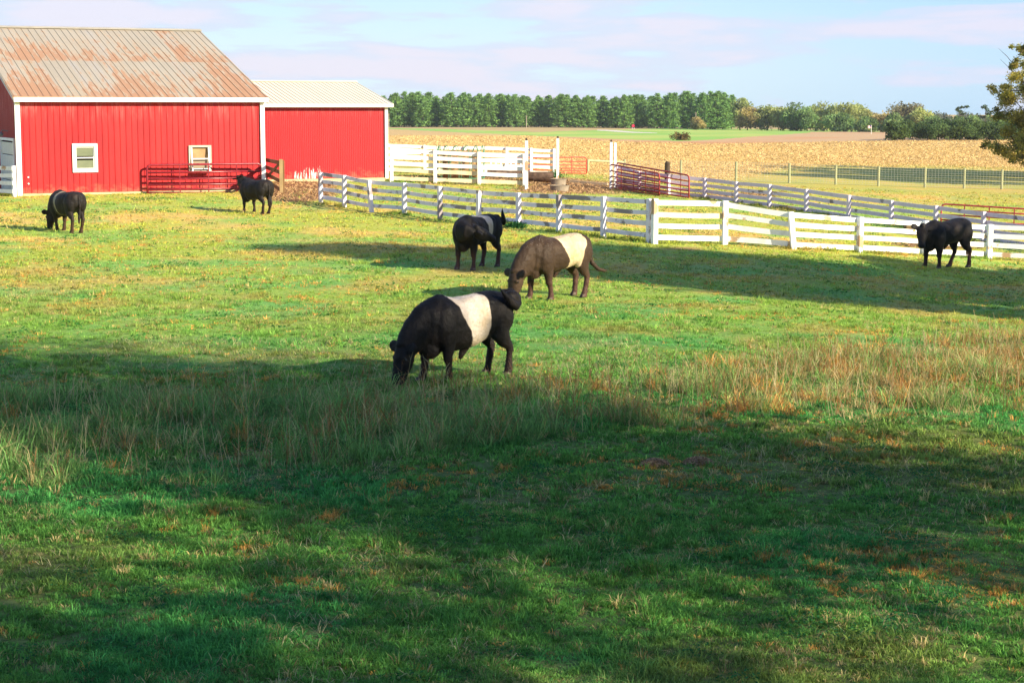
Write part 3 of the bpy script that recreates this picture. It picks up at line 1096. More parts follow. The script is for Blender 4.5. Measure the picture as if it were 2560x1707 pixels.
tall_post(1316, 474, 346, 0.16, M['white'], 'tall white post with a split top at the right end of the front pen fence')
tall_post(1394, 450, 341, 0.15, M['white'], 'tallest white post, dark tipped, between the pen and the red tube gate')
g3 = tall_post(1527, 473, 350, 0.14, M['white'], 'tall white post where the right hand gates hang', notch=False)
mb = MB()
mb.beam(g3 + Vector((.22, .05, -.2)), g3 + Vector((.22, .05, z_at(357, g3.y) - g3.z)), 0.12, 0.12, up=(0, -1, 0))
tag(mb.build('post', M['white'], None, g3, bevel=.01), 'shorter white post standing close against the tall gate post', 'post')


# ------------------------------------------------------------------ wire fence on treated posts
wp = [(1561, 432, 399), (1702, 441, 401), (1840, 454, 404), (1973, 459, 408), (2089, 463, 412.5), (2196, 465, 416), (2312, 468, 420), (2410, 470, 421), (2504, 473, 424), (2600, 477, 427), (2700, 480, 430)]
gs = []
o = gd(1702, 119)
wroot = empty('wire_fence', o, 'wire mesh fence on round greenish posts along the edge of the corn stubble', 'fence')
for (px, pyb, pyt) in wp:
    Y = float(np.interp(px, [1561, 1702, 1973, 2504, 2700], [120, 119, 118.5, 118, 118]))
    g = gd(px, Y)
    h = z_at(pyt, g.y) - g.z
    gs.append((g, h))
    mb = MB(); mb.tube([g - Vector((0, 0, .2)), g + Vector((0, 0, h))], 0.085, 10)
    mb.build('post', M['treated'], wroot, o)
for i in range(len(gs) - 1):
    (a, ha), (b, hb) = gs[i], gs[i + 1]
    mb = MB()
    for k in range(9):
        f = 0.06 + k * 0.112
        p = a + Vector((0, -.09, ha * f)); q = b + Vector((0, -.09, hb * f))
        mb.beam(p, q, 0.006, 0.010)
    L = (b - a).length
    nn = int(L / 0.2)
    for k in range(1, nn):
        q = k / nn
        p = a.lerp(b, q); hh = ha * (1 - q) + hb * q
        mb.beam(p + Vector((0, -.095, hh * .06)), p + Vector((0, -.095, hh * .96)), 0.008, 0.006, up=(0, -1, 0))
    mb.build('wire_mesh', M['wire'], wroot, o)
g = gd(1668, 104)
mb = MB(); mb.tube([g - Vector((0, 0, .2)), g + Vector((0, 0, z_at(406, g.y) - g.z - .05)), g + Vector((.01, 0, z_at(404, g.y) - g.z))], [0.16, 0.15, 0.10], 12)
tag(mb.build('wooden_post', M['dark_wood'], None, g, smooth=False), 'thick dark brown wooden post rising behind the leaning red gates', 'post')
ga, gb_ = gd(1470, 116), gd(1558, 119.5)
rl = empty('rail', ga, 'pale greenish wooden rail between the far red gate and the wire fence', 'rail')
mb = MB(); mb.tube([ga + Vector((0, 0, z_at(401.5, ga.y) - ga.z)), gb_ + Vector((0, 0, z_at(406, gb_.y) - gb_.z))], 0.075, 8)
mb.build('rail_pole', M['treated'], rl, ga)
mb = MB(); mb.tube([ga - Vector((0, 0, .2)), ga + Vector((0, 0, z_at(399, ga.y) - ga.z))], 0.08, 8)
mb.build('post', M['treated'], rl, ga)


# ------------------------------------------------------------------ tube gates
def tube_gate(label, A, B, ha, hb, mat, nt=6, verts=(0.25, 0.5, 0.75), low=0.1, r=0.034, vmat=None, group=None):
    """A, B bottoms of the two ends; ha, hb heights"""
    A = Vector(A); B = Vector(B)
    root = empty('tube_gate', A, label, 'gate', group)
    ax = (B - A)
    up0, up1 = Vector((0, 0, ha)), Vector((0, 0, hb))

    def pt(u, v):
        return A + ax * u + (up0 * (1 - u) + up1 * u) * v
    L = ax.length
    c = 0.16 / L
    lo = low / ha
    outer = [pt(0, lo), pt(0, 0.5), pt(0, 1 - .16 / ha), pt(c * .3, 1 - .05 / ha), pt(c, 1), pt(.5, 1), pt(1 - c, 1), pt(1 - c * .3, 1 - .05 / hb), pt(1, 1 - .16 / hb), pt(1, .5), pt(1, lo)]
    mb = MB(); mb.tube(outer, r * 1.15, 8)
    mb.build('gate_frame', mat, root, A, smooth=True)
    fr = [lo + (1 - lo) * k for k in ((0, .14, .30, .50, .73) if nt == 6 else [i / (nt - 1) for i in range(nt - 1)])]
    for f in fr:
        mb = MB(); mb.tube([pt(0, f), pt(.5, f), pt(1, f)], r, 8)
        mb.build('rail', mat, root, A, smooth=True)
    for u in verts:
        mb = MB()
        nrm = Vector((ax.y, -ax.x, 0)).normalized()
        if nrm.y > 0: nrm = -nrm
        mb.beam(pt(u, lo) + nrm * .035, pt(u, 1) + nrm * .035, 0.05, 0.012, up=nrm)
        mb.build('brace', vmat or mat, root, A)
    return root


ga = gd(369, 80.50); gb_ = gd(654, 82.45)
ga.z -= 0.05
tube_gate('long red tube gate leaning along the barn wall under the boarded window', ga, (gb_.x, gb_.y, z_at(484, gb_.y)), z_at(413, ga.y) - ga.z, 1.36, M['red_gate_dark'], 6, (.28, .53, .78), 0.06, r=0.045)
# post and little wooden gate beside the barn corner
gpst = gd(660, 81.8)
mb = MB(); mb.beam(gpst - Vector((0, 0, .2)), gpst + Vector((0, 0, z_at(405, gpst.y) - gpst.z)), 0.17, 0.17, up=(0, -1, 0))
tag(mb.build('post', M['white'], None, gpst, bevel=.01), 'worn white post beside the barn corner where the long red gate ends', 'post')
mb2 = [(664, 84.0, 398, 462), (703, 78.8, 405, 482)]
pa = gd(664, 85.0); pb = gd(704, 79.5)
wg = empty('wooden_gate', pa, 'brown wooden board gate with a diagonal brace beside the barn corner', 'gate')
Ta = z_at(397, pa.y); Ba = z_at(452, pa.y); Tb = z_at(404, pb.y); Bb = z_at(480, pb.y)
for k, f in enumerate((0.05, 0.37, 0.67, 0.95)):
    mb = MB()
    mb.beam((pa.x, pa.y, Ta + (Ba - Ta) * f), (pb.x, pb.y, Tb + (Bb - Tb) * f), 0.04, 0.17)
    mb.build('board', M['brown_board'], wg, pa)
mb = MB()
off = Vector((-.04, -.04, 0))
mb.beam(Vector((pa.x, pa.y, Ta + (Ba - Ta) * .95)) + off, Vector((pb.x, pb.y, Tb + (Bb - Tb) * .05)) + off, 0.03, 0.13)
mb.build('diagonal_brace', M['brown_board'], wg, pa)
mb = MB(); mb.beam((pb.x, pb.y - .05, Bb - .02), (pb.x, pb.y - .05, Tb + .1), 0.14, 0.06, up=(0, -1, 0))
mb.build('end_board', wood_mat('tan_board', (.40, .28, .13)), wg, pa)
mb = MB(); mb.beam((pb.x + .1, pb.y + .05, Bb - .3), (pb.x + .1, pb.y + .05, Tb + .05), 0.07, 0.06, up=(0, -1, 0))
mb.build('gate_stop', M['brown_board'], wg, pa)

# far red gate beyond the pen
a = gd(1276, 107.5); b = gd(1466, 109.0)
tube_gate('light red tube gate standing between the tallest post and the stubble field', a + Vector((0, 0, .0)), b, z_at(395, a.y) - a.z, z_at(393, b.y) - b.z, M['red_orange'], 6, (.33, .62, .8), 0.10)
# leaning pair on the right of the gate post
a = gp(1526, 473); b = gp(1648, 491)
tube_gate('dark red tube gate closest to the tall gate post, in front of the mauve fence', a, b, z_at(411, a.y) - a.z, z_at(434, b.y) - b.z, M['red_rust'], 6, (.24, .5, .74), 0.06, vmat=M['red_gate'])
a = gd(1541, 94.5); b = gd(1722, 88.0)
a.z = z_at(472, a.y); b.z = z_at(497, b.y)
tube_gate('second dark red tube gate, longer and behind the mauve fence', a, b, z_at(407, a.y) - a.z, z_at(439, b.y) - b.z, M['red_rust'], 6, (.35, .55, .9), 0.08)
a = gd(2352, 78.0); b = gd(2700, 76.0)
tube_gate('red tube gate behind the fences at the far right of the pasture', a, b, z_at(510, a.y) - a.z, z_at(531, b.y) - b.z, M['red_rust'], 5, (.17, .35, .53, .72), 0.10)

# ------------------------------------------------------------------ pen contents
hb = gd(1152, 98.5)
feeder = empty('hay_feeder', hb, 'round green hooped hay feeder inside the white pen', 'feeder')
R = 1.30
mb = MB()
for zz_ in (0.06, z_at(386, hb.y) - hb.z):
    mb.tube([hb + Vector((R * math.cos(t * math.pi / 12), R * math.sin(t * math.pi / 12), zz_)) for t in range(25)], 0.03, 6)
mb.build('ring', M['green_metal'], feeder, hb)
zr_ = z_at(386, hb.y) - hb.z
zt_ = z_at(365, hb.y) - hb.z
for k in range(14):
    t0 = k * 2 * math.pi / 14
    mb = MB()
    pts = []
    for q in range(9):
        tt = t0 + (q / 8 - .5) * 0.36
        hh = zr_ + (zt_ - zr_) * math.sin(math.pi * q / 8)
        pts.append(hb + Vector((R * math.cos(tt), R * math.sin(tt), hh)))
    mb.tube([pts[0] - Vector((0, 0, zr_ - .06))] + pts + [pts[-1] - Vector((0, 0, zr_ - .06))], 0.02, 6)
    mb.build('hoop', M['green_metal'], feeder, hb)
m, n = new_mat('hay')
v = objc(n)
f = n.noise(n.scalev(v, (4, 4, 9)), 2.0, 6, 0.75, 0.5)
finish(n, n.mix(n.step(f, .3, .7), (0.13, 0.075, 0.03), (0.50, 0.34, 0.15)), 0.95, 0.05, f, 0.8, 0.06)
M['hay'] = m
rr = random.Random(4)
mb = MB()
secs = []
for k, (t, s_) in enumerate([(-.95, .80), (-.9, .98), (-.5, 1.02), (0, 1.0), (.5, 1.03), (.9, .97), (.95, .80)]):
    secs.append((hb + Vector((t * 1.0, 0.0, 0.72)), (0, 1, 0), (0, 0, 1), s_ * .86, s_ * .80, s_ * .72, .95))
mb.loft(secs, 28)
bale = mb.build('hay_bale', M['hay'], None, hb, smooth=True)
tag(bale, 'round brown hay bale inside the green feeder', 'hay bale')
tx = bpy.data.textures.new('rough', 'CLOUDS'); tx.noise_scale = 0.12
md = bale.modifiers.new('s', 'SUBSURF'); md.levels = md.render_levels = 2
md = bale.modifiers.new('d', 'DISPLACE'); md.texture = tx; md.strength = 0.16; md.texture_coords = 'LOCAL'

# rusty cut tank used as a trough
tb = gd(1349, 97.5)
mb = MB()
outer = []
n_ = 12
Lx, Rr = 0.72, 0.5
ring0 = [(-Lx, -Rr), (Lx, -Rr)]
vs, fs = [], []
for i, x in enumerate((-Lx, -Lx * .5, Lx * .5, Lx)):
    k = 1.0 if abs(x) < Lx else .93
    for j in range(n_ + 1):
        a_ = math.pi + math.pi * j / n_
        vs.append(tb + Vector((x, Rr * k * math.cos(a_), 0.52 + Rr * k * math.sin(a_))))
for i in range(3):
    for j in range(n_):
        p = i * (n_ + 1) + j
        fs.append((p, p + n_ + 1, p + n_ + 2, p + 1))
fs.append(tuple(range(n_ + 1))); fs.append(tuple(3 * (n_ + 1) + j for j in reversed(range(n_ + 1))))
mb.add(vs, fs)
tro = empty('feed_trough', tb, 'rusty brown half round trough against the pen, left of the tallest post', 'trough')
tk = mb.build('tank', M['rust_tank'], tro, tb)
sol = tk.modifiers.new('t', 'SOLIDIFY'); sol.thickness = 0.03
mb = MB(); mb.tube([tb + Vector((-Lx, -Rr, .53)), tb + Vector((Lx, -Rr, .53)), tb + Vector((Lx, Rr, .53)), tb + Vector((-Lx, Rr, .53)), tb + Vector((-Lx, -Rr, .53))], .025, 6)
mb.build('rim', M['rust_tank'], tro, tb)

# long bunk with white slatted hay rack seen through the pen boards
fb = gd(1262, 100.5)
bk = empty('feed_bunk', fb, 'low brown feed bunk with pale slats behind the pen fence boards', 'trough')
mb = MB()
mb.box(fb + Vector((0, -.32, .28)), (1.9, .05, .38)); mb.box(fb + Vector((0, .32, .28)), (1.9, .05, .38)); mb.box(fb + Vector((0, 0, .12)), (1.9, .6, .05))
mb.box(fb + Vector((-.95, 0, .28)), (.05, .69, .40)); mb.box(fb + Vector((.95, 0, .28)), (.05, .69, .40))
mb.build('bin', M['rust_tank'], bk, fb)
for k in range(7):
    mb = MB(); x = -.85 + k * .28
    mb.beam(fb + Vector((x, .30, .5)), fb + Vector((x + .12, .45, .98)), .07, .02, up=(0, -1, 0))
    mb.build('slat', M['white'], bk, fb)
mb = MB(); mb.beam(fb + Vector((-.95, .47, 1.02)), fb + Vector((.95, .47, 1.02)), .04, .12); mb.build('top_board', M['white'], bk, fb)
mb = MB(); mb.beam(fb + Vector((-.95, .36, .55)), fb + Vector((.95, .36, .55)), .04, .10); mb.build('lower_board', M['white'], bk, fb)


def tub(px, y, wpx, hpx, label):
    g = gd(px, y)
    s_ = F / y
    R_ = wpx / 2 / s_; h_ = hpx / s_
    root = empty('water_tub', g, label, 'tub', None)
    mb = MB()
    prof = [(R_ * .86, 0.0), (R_ * .90, h_ * .5), (R_ * .96, h_ * .93), (R_ * 1.02, h_ * .93), (R_ * 1.02, h_), (R_ * .95, h_), (R_ * .86, h_ * .5), (R_ * .8, h_ * .35)]
    ns = 28
    vs = [g + Vector((r_ * math.cos(2 * math.pi * k / ns), r_ * math.sin(2 * math.pi * k / ns) * .8, z)) for r_, z in prof for k in range(ns)]
    fs = []
    for i in range(len(prof) - 1):
        for k in range(ns):
            j = (k + 1) % ns
            fs.append((i * ns + k, i * ns + j, (i + 1) * ns + j, (i + 1) * ns + k))
    fs.append(tuple((len(prof) - 1) * ns + k for k in range(ns)))
    mb.add(vs, fs)
    mb.build('tub_wall', M['tank'], root, g, smooth=False)
    mb = MB()
    vs = [g + Vector((R_ * .9 * math.cos(2 * math.pi * k / ns), R_ * .9 * math.sin(2 * math.pi * k / ns) * .8, h_ * .8)) for k in range(ns)]
    mb.add(vs, [tuple(range(ns))])
    mb.build('water_surface', M['water'], root, g)


tub(1396, 95.0, 42, 17, 'smaller grey tub standing behind the other at the foot of the tallest post')
tub(1399, 89.5, 50, 15, 'wider low grey tub in front of the tallest post')
# timber lying by the gate post
a = gd(1425, 98); b = gd(1520, 97)
mb = MB(); mb.beam(a + Vector((0, 0, .09)), b + Vector((0, 0, .07)), .16, .16)
tag(mb.build('timber', wood_mat('old_timber', (.5, .38, .24)), None, a, bevel=.01), 'long pale timber lying on the ground between the tubs and the gate post', 'timber')
# boards stacked beyond the right fence
a = gd(2268, 72.0); b = gd(2420, 71.2)
mb = MB(); mb.box(a.lerp(gd(2288, 72), .5) + Vector((.10, 0, .22)), (.72, .5, .44))
tag(mb.build('feed_box', wood_mat('brown_box', (.16, .11, .05)), None, a, bevel=.01), 'dark brown box on the ground left of the black steer, behind the white fence', 'box')
mb = MB(); mb.box(gd(2360, 71.6) + Vector((0, 0, .2)), (1.5, .08, .36))
tag(mb.build('plank', wood_mat('tan_plank', (.52, .34, .15)), None, gd(2360, 71.6)), 'wide tan plank on edge behind the legs of the black steer', 'plank')

# ------------------------------------------------------------------ cattle
def cow_mat(name, black, brown, belt=None, cream=(0.80, 0.70, 0.52), speck=0.0, brown_amt=0.5, legbrown=(0.022, 0.012, 0.009)):
    """belt = (front_top, front_bottom, rear_top, rear_bottom) along the trunk, local metres"""
    m, n = new_mat(name)
    v = objc(n)
    x, y, z = n.sep(v)
    f1 = n.noise(v, 3.2, 4, 0.6)
    hair = n.noise(n.scalev(v, (30, 30, 12)), 2.0, 4, 0.7, 0.5)
    c = n.mix(n.math('MULTIPLY', n.step(f1, 0.45, 0.7), brown_amt), black, brown)
    low = n.math('SUBTRACT', 1.0, n.step(z, 0.25, 0.55))
    low = n.math('MULTIPLY', low, n.math('SUBTRACT', 1.0, n.step(x, 0.68, 0.76)))
    c = n.mix(n.math('MULTIPLY', low, 0.8), c, legbrown)
    c = n.mix(n.math('MULTIPLY', hair, 0.5), c, n.mix(1.0, c, (1.9, 1.75, 1.6), 'MULTIPLY'))
    if speck:
        vo = n.noise(v, 55.0, 2, 0.5)
        reg = n.math('MULTIPLY', n.step(x, 0.15, 0.35), n.step(z, 0.95, 1.15))
        c = n.mix(n.math('MULTIPLY', n.math('MULTIPLY', n.step(vo, 0.66, 0.70), reg), speck), c, (0.5, 0.45, 0.38))
    if belt:
        ft, fb_, rt, rb = belt
        wv = n.math('MULTIPLY', n.math('SUBTRACT', n.noise(v, 2.6, 2, 0.5), 0.5), 0.20)
        wv2 = n.math('MULTIPLY', n.math('SUBTRACT', n.noise(v, 45.0, 3, 0.7), 0.5), 0.035)
        xx = n.math('ADD', x, n.math('ADD', wv, wv2))
        hq = n.math('DIVIDE', n.math('SUBTRACT', 1.28, z), 0.75)      # 0 at the back line, 1 under the belly
        hq = n.math('POWER', n.math('MAXIMUM', hq, 0.0), 1.25)
        fe = n.math('ADD', ft, n.math('MULTIPLY', hq, fb_ - ft))
        re = n.math('ADD', rt, n.math('MULTIPLY', hq, rb - rt))
        a = n.math('SUBTRACT', 1.0, n.step(n.math('SUBTRACT', xx, fe), -0.012, 0.012))
        b = n.step(n.math('SUBTRACT', xx, re), -0.012, 0.012)
        ay = n.math('ABSOLUTE', y)
        inb = n.math('MULTIPLY', a, b)
        inb = n.math('MULTIPLY', inb, n.math('SUBTRACT', 1.0, n.step(ay, 0.435, 0.44)))
        inb = n.math('MULTIPLY', inb, n.math('MULTIPLY', n.step(z, 0.36, 0.37), n.math('SUBTRACT', 1.0, n.step(z, 1.335, 1.34))))
        dirt = n.noise(v, 2.4, 4, 0.6)
        bc = n.mix(n.step(dirt, 0.35, 0.70), cream, tuple(q * k for q, k in zip(cream, (0.78, 0.69, 0.54))))
        bc = n.mix(n.math('MULTIPLY', n.math('SUBTRACT', 1.0, n.step(z, 0.5, 0.72)), 0.6), bc, (0.55, 0.40, 0.17))
        bc = n.mix(n.math('MULTIPLY', hair, 0.25), bc, n.mix(1.0, bc, (0.75, 0.74, 0.72), 'MULTIPLY'))
        c = n.mix(inb, c, bc)
    p = n.new('ShaderNodeBsdfPrincipled')
    n.set(p, 'Base Color', c)
    p.inputs['Roughness'].default_value = 0.58
    p.inputs['Specular IOR Level'].default_value = 0.18
    p.inputs['Sheen Weight'].default_value = 0.03
    p.inputs['Sheen Roughness'].default_value = 0.5
    p.inputs['Sheen Tint'].default_value = (0.5, 0.35, 0.25, 1)
    bm_ = n.math('ADD', n.math('MULTIPLY', hair, 0.6), f1)
    b = n.new('ShaderNodeBump', Height=bm_)
    b.inputs['Strength'].default_value = 0.5
    b.inputs['Distance'].default_value = 0.02
    n.set(p, 'Normal', b.outputs[0])
    n.new('ShaderNodeOutputMaterial', Surface=p.outputs[0])
    return m


M['hoof'] = simple_mat('hoof', (0.09, 0.065, 0.05), 0.6, 0.3, 8)
M['eye'] = simple_mat('eye', (0.006, 0.004, 0.004), 0.12, 0.1, 4, 0.6)
M['yellow_tag'] = simple_mat('yellow_tag', (0.75, 0.42, 0.06), 0.5, 0.1)
muscle_tex = bpy.data.textures.new('muscle', 'CLOUDS')
muscle_tex.noise_scale = 0.22
fur_tex = bpy.data.textures.new('fur', 'CLOUDS')
fur_tex.noise_scale = 0.022


COATS = []


def V(*a):
    return Vector(a)


GRAZE = dict(neck=[(.45, 0, .98, .24, .30, .36), (.70, 0, .90, .21, .28, .33), (.87, 0, .76, .17, .25, .28), (1.00, 0, .62, .145, .20, .22), (1.08, 0, .54, .12, .15, .17)],
             poll=(1.08, 0, .56), D=(.26, 0, -1), U=(1, 0, .25))


def make_cow(label, loc, yaw, k, mat, pose, feet, tail, group, tagged=None, sheath=True, width=1.0, rump=0.0, belly=0.0, muscle=0.036, voxel=0.016, ear_back=0.3, tuft=None):
    """feet: four (dx, dy) offsets for front-left, front-right, hind-left, hind-right"""
    root = empty('cow', loc, label, 'cow', group, rz=yaw)
    root.scale = (k, k, k)
    mb = MB()
    Y = V(0, 1, 0); Z = V(0, 0, 1)
    secs = []
    for (x, top, bot, hw, pw) in [(-.88, 1.10, .90, .12, 1), (-.84, 1.19, .80, .22, .95), (-.72, 1.255, .70, .28, .90), (-.55, 1.28, .62, .315, .86), (-.35, 1.265, .555, .335, .86),
                                  (-.10, 1.24, .475, .37, .9), (.15, 1.238, .44, .36, .93), (.38, 1.28, .445, .325, .93), (.55, 1.268, .47, .285, .95), (.70, 1.20, .53, .235, .95), (.82, 1.08, .66, .14, 1)]:
        top += rump * max(0, -x)
        bot += belly * max(0, 1 - abs(x) / .9)
        c = top * .56 + bot * .44
        secs.append(((x, 0, c), Y, Z, hw * width, top - c, c - bot, pw))
    mb.loft(secs, 28)
    for s in (1, -1):
        mb.sphere((-.60, s * .185 * width, .93), (.25, .165, .31), 16, 12)     # haunch
        mb.sphere((.43, s * .20 * width, .86), (.22, .155, .34), 16, 12)       # shoulder
        mb.sphere((-.40, s * .235 * width, 1.15), (.085, .06, .06), 10, 8)       # hook bone
    mb.sphere((.60, 0, .56 + belly * .6), (.21, .16, .20), 14, 10)                  # brisket
    mb.sphere((.42, 0, 1.18), (.20, .10, .12), 12, 8)
    if sheath:
        mb.tube([(-.10, 0, .52 + belly), (-.04, 0, .42 + belly), (.0, 0, .36 + belly), (.03, 0, .31 + belly)], [.09, .06, .042, .02], 10)
    # neck
    nk = pose['neck']
    secs = []
    for i, (x, y, z, hs, hu, hd) in enumerate(nk):
        a = V(*nk[max(i - 1, 0)][:3]); b = V(*nk[min(i + 1, len(nk) - 1)][:3])
        t = (b - a).normalized()
        sd = Z.cross(V(t.x, t.y, 0)).normalized() if math.hypot(t.x, t.y) > .2 else Y
        up = t.cross(sd).normalized()
        secs.append(((x, y, z), sd, up, hs, hu, hd, 1))
    mb.loft(secs, 22)
    # head
    P = V(*pose['poll']); D = V(*pose['D']).normalized(); U = V(*pose['U'])
    U = (U - D * U.dot(D)).normalized()
    S = U.cross(D).normalized()          # the animal's left
    secs = []
    for (t, hs, hu, hd) in [(-.075, .07, .06, .08), (-.02, .112, .095, .14), (.06, .138, .115, .18), (.15, .144, .115, .195), (.24, .128, .100, .180), (.33, .104, .084, .142),
                            (.41, .092, .072, .112), (.47, .096, .072, .104), (.515, .088, .060, .09), (.54, .060, .036, .055)]:
        secs.append((P + D * t, S, U, hs, hu, hd, .95))
    mb.loft(secs, 22)
    mb.sphere(tuple(P - D * .05 + U * .05), (.085, .085, .075), 12, 8)   # poll tuft
    for s in (1, -1):
        base = P + D * .02 + S * s * .10 + U * .02
        out = (S * s - D * ear_back + U * .05).normalized()
        blade = (D * 1.0 + S * s * ear_back).normalized()
        nr = out.cross(blade).normalized()
        es = []
        for (t, wd, th) in [(0, .036, .026), (.05, .070, .024), (.11, .092, .022), (.17, .078, .020), (.215, .030, .017)]:
            es.append((base + out * t, blade, nr, wd, th, th, 1))
        mb.loft(es, 14)
        mb.sphere(tuple(P + D * .155 + S * s * .120 + U * .055), (.035, .035, .035), 8, 6)   # brow
    # legs
    hoofs = []
    fl = [(.44, .20), (.44, -.20), (-.60, .19), (-.60, -.19)]
    for i, ((bx, by), (dx, dy)) in enumerate(zip(fl, feet)):
        front = i < 2
        if front:
            J = [(0, .92, .17, .11), (0, .74, .165, .115), (-.01, .60, .120, .098), (0, .48, .085, .076), (.014, .40, .070, .066), (.012, .345, .070, .068), (0, .29, .052, .050), (0, .17, .044, .044), (.005, .10, .056, .054), (.02, .055, .062, .060), (.03, .0, .074, .066)]
        else:
            J = [(-.02, .98, .25, .13), (.02, .80, .225, .145), (.02, .66, .160, .115), (-.045, .54, .108, .084), (-.118, .46, .078, .064), (-.145, .405, .068, .060), (-.128, .33, .054, .050), (-.09, .20, .047, .045), (-.07, .11, .058, .055), (-.055, .06, .064, .060), (-.04, .0, .076, .066)]
        pts = []
        ztop = .85
        for (jx, jz, rx, ry) in J:
            q = max(0, 1 - jz / ztop)
            q = q if q < 1 else 1
            pts.append((V(bx + jx + dx * q, by * (width if jz > .5 else 1) + dy * q, jz), rx, ry))
        secs = []
        for j, (p, rx, ry) in enumerate(pts):
            a = pts[max(j - 1, 0)][0]; b = pts[min(j + 1, len(pts) - 1)][0]
            t = (b - a).normalized()
            fw = Y.cross(t).normalized()
            if fw.x < 0: fw = -fw
            if j == len(pts) - 1: fw = V(1, 0, 0)
            secs.append((p, fw, Y, rx, ry, ry, 1))
        mb.loft(secs, 16)
        hoofs.append(pts[-1][0])
    # tail
    if tail:
        tp = [t[:3] for t in tail]; tr = [t[3] for t in tail]
        mb.tube(tp, tr, 10)
    if tuft:
        for c_, r_ in tuft:
            mb.sphere(c_, r_, 12, 8)
    body = mb.build('body', mat, root, smooth=True)
    md = body.modifiers.new('r', 'REMESH'); md.mode = 'VOXEL'; md.voxel_size = voxel; md.use_smooth_shade = True
    md = body.modifiers.new('s', 'SMOOTH'); md.factor = 0.5; md.iterations = 4
    md = body.modifiers.new('d', 'DISPLACE'); md.texture = muscle_tex; md.strength = muscle; md.mid_level = 0.5; md.texture_coords = 'LOCAL'
    md = body.modifiers.new('f', 'DISPLACE'); md.texture = fur_tex; md.strength = 0.010; md.mid_level = 0.5; md.texture_coords = 'LOCAL'
    COATS.append((root, body, mat))
    for hp in hoofs:
        h = MB()
        for s in (1, -1):
            c = hp + V(.012, s * .027, 0)
            h.loft([(c + V(-.005, 0, .062), V(1, 0, 0), Y, .050, .026, .026, 1), (c + V(.0, 0, .035), V(1, 0, 0), Y, .062, .031, .031, 1), (c + V(.012, 0, -.005), V(1, 0, 0), Y, .078, .034, .034, 1)], 12)
        h.build('hoof', M['hoof'], root, smooth=True)
    for s in (1, -1):
        e = MB()
        e.sphere(tuple(P + D * .165 + S * s * .142 + U * .035), (.020, .020, .020), 10, 8)
        e.build('eye', M['eye'], root, smooth=True)
    if tagged is not None:
        s = tagged
        c = P + D * .06 + S * s * .22 - U * .0
        h = MB(); h.box(c + D * .035 + U * .02, (.035, .035, .05))
        h.build('ear_tag', M['yellow_tag'], root)
    return root


BLK = (0.0038, 0.0033, 0.003); BRN = (0.012, 0.0075, 0.0055)
GRP = 'cattle standing and grazing in the pasture'
HANG = [(-.82, 0, 1.17, .045), (-.885, 0, 1.08, .038), (-.905, 0, .9, .030), (-.90, 0, .72, .026), (-.885, .01, .58, .034), (-.875, .02, .46, .048), (-.87, .02, .36, .038), (-.87, .02, .28, .012)]

# 1: the nearest belted bull
yaw1 = math.radians(180 + 41)
c1 = gp(1153, 947)
make_cow('largest, nearest cow, black with a wide cream band, grazing beside the long grass', c1, yaw1, 1.09,
         cow_mat('black_and_cream_hide', BLK, BRN, (.33, -.06, -.30, -.30), cream=(.56, .50, .43)),
         GRAZE, [(-.06, 0), (.16, .02), (-.10, .02), (-.02, 0)],
         [(-.80, 0, 1.24, .06), (-.90, .09, 1.27, .055), (-.93, .20, 1.20, .055), (-.88, .29, 1.10, .065), (-.78, .35, 1.07, .07), (-.68, .37, 1.13, .065), (-.59, .37, 1.22, .052), (-.52, .36, 1.30, .036), (-.46, .36, 1.36, .016), (-.40, .36, 1.41, .006)], GRP,
         tuft=[((-.78, .25, 1.19), (.15, .11, .12))], rump=0.03, muscle=.034)
# 2: sunlit grazing one
yaw2 = math.radians(180 + 43)
c2 = gp(1387, 746)
make_cow('brownish belted cow with a yellowish band, grazing in the sun behind the nearest one', c2, yaw2, 1.13,
         cow_mat('brown_and_cream_hide', (0.034, 0.021, 0.012), (0.066, 0.041, 0.023), (.12, -.20, -.62, -.42), cream=(.64, .53, .36), speck=0.8, legbrown=(.07, .035, .026)),
         GRAZE, [(-.16, 0), (.08, .02), (.02, .02), (-.10, 0)],
         [(-.82, 0, 1.17, .045), (-.90, .02, 1.08, .040), (-.93, .05, .92, .034), (-.94, .06, .80, .036), (-.98, .10, .66, .045), (-1.08, .16, .54, .045), (-1.20, .22, .50, .030), (-1.28, .24, .50, .012)], GRP, belly=.11, muscle=.032, rump=.03)
# 3: head turned back to its flank
yaw3 = math.radians(180 + 60)
c3 = gp(1190, 671)
turn = dict(neck=[(.42, 0, .98, .24, .30, .34), (.66, .03, .98, .21, .26, .32), (.84, .12, .97, .17, .22, .27), (.90, .30, .95, .145, .18, .22), (.82, .46, .92, .12, .14, .17)],
            poll=(.78, .50, .97), D=(-.80, .42, -.42), U=(.15, .35, .95))
make_cow('black cow with a narrow band, head turned back to its flank, tail flicked up', c3, yaw3, 1.12,
         cow_mat('narrow_belted_hide', BLK, BRN, (-.02, -.12, -.30, -.24), cream=(.52, .46, .39), legbrown=(.07, .03, .022)),
         turn, [(.02, .02), (.02, -.03), (-.05, .0), (.05, .0)],
         [(-.80, 0, 1.20, .05), (-.94, .04, 1.20, .05), (-.99, .12, 1.10, .06), (-.97, .20, 1.04, .06), (-.92, .24, 1.10, .055), (-.90, .22, 1.22, .045), (-.90, .20, 1.34, .024), (-.92, .20, 1.42, .008)], GRP,
         sheath=False, tagged=1, belly=.12, width=.92)
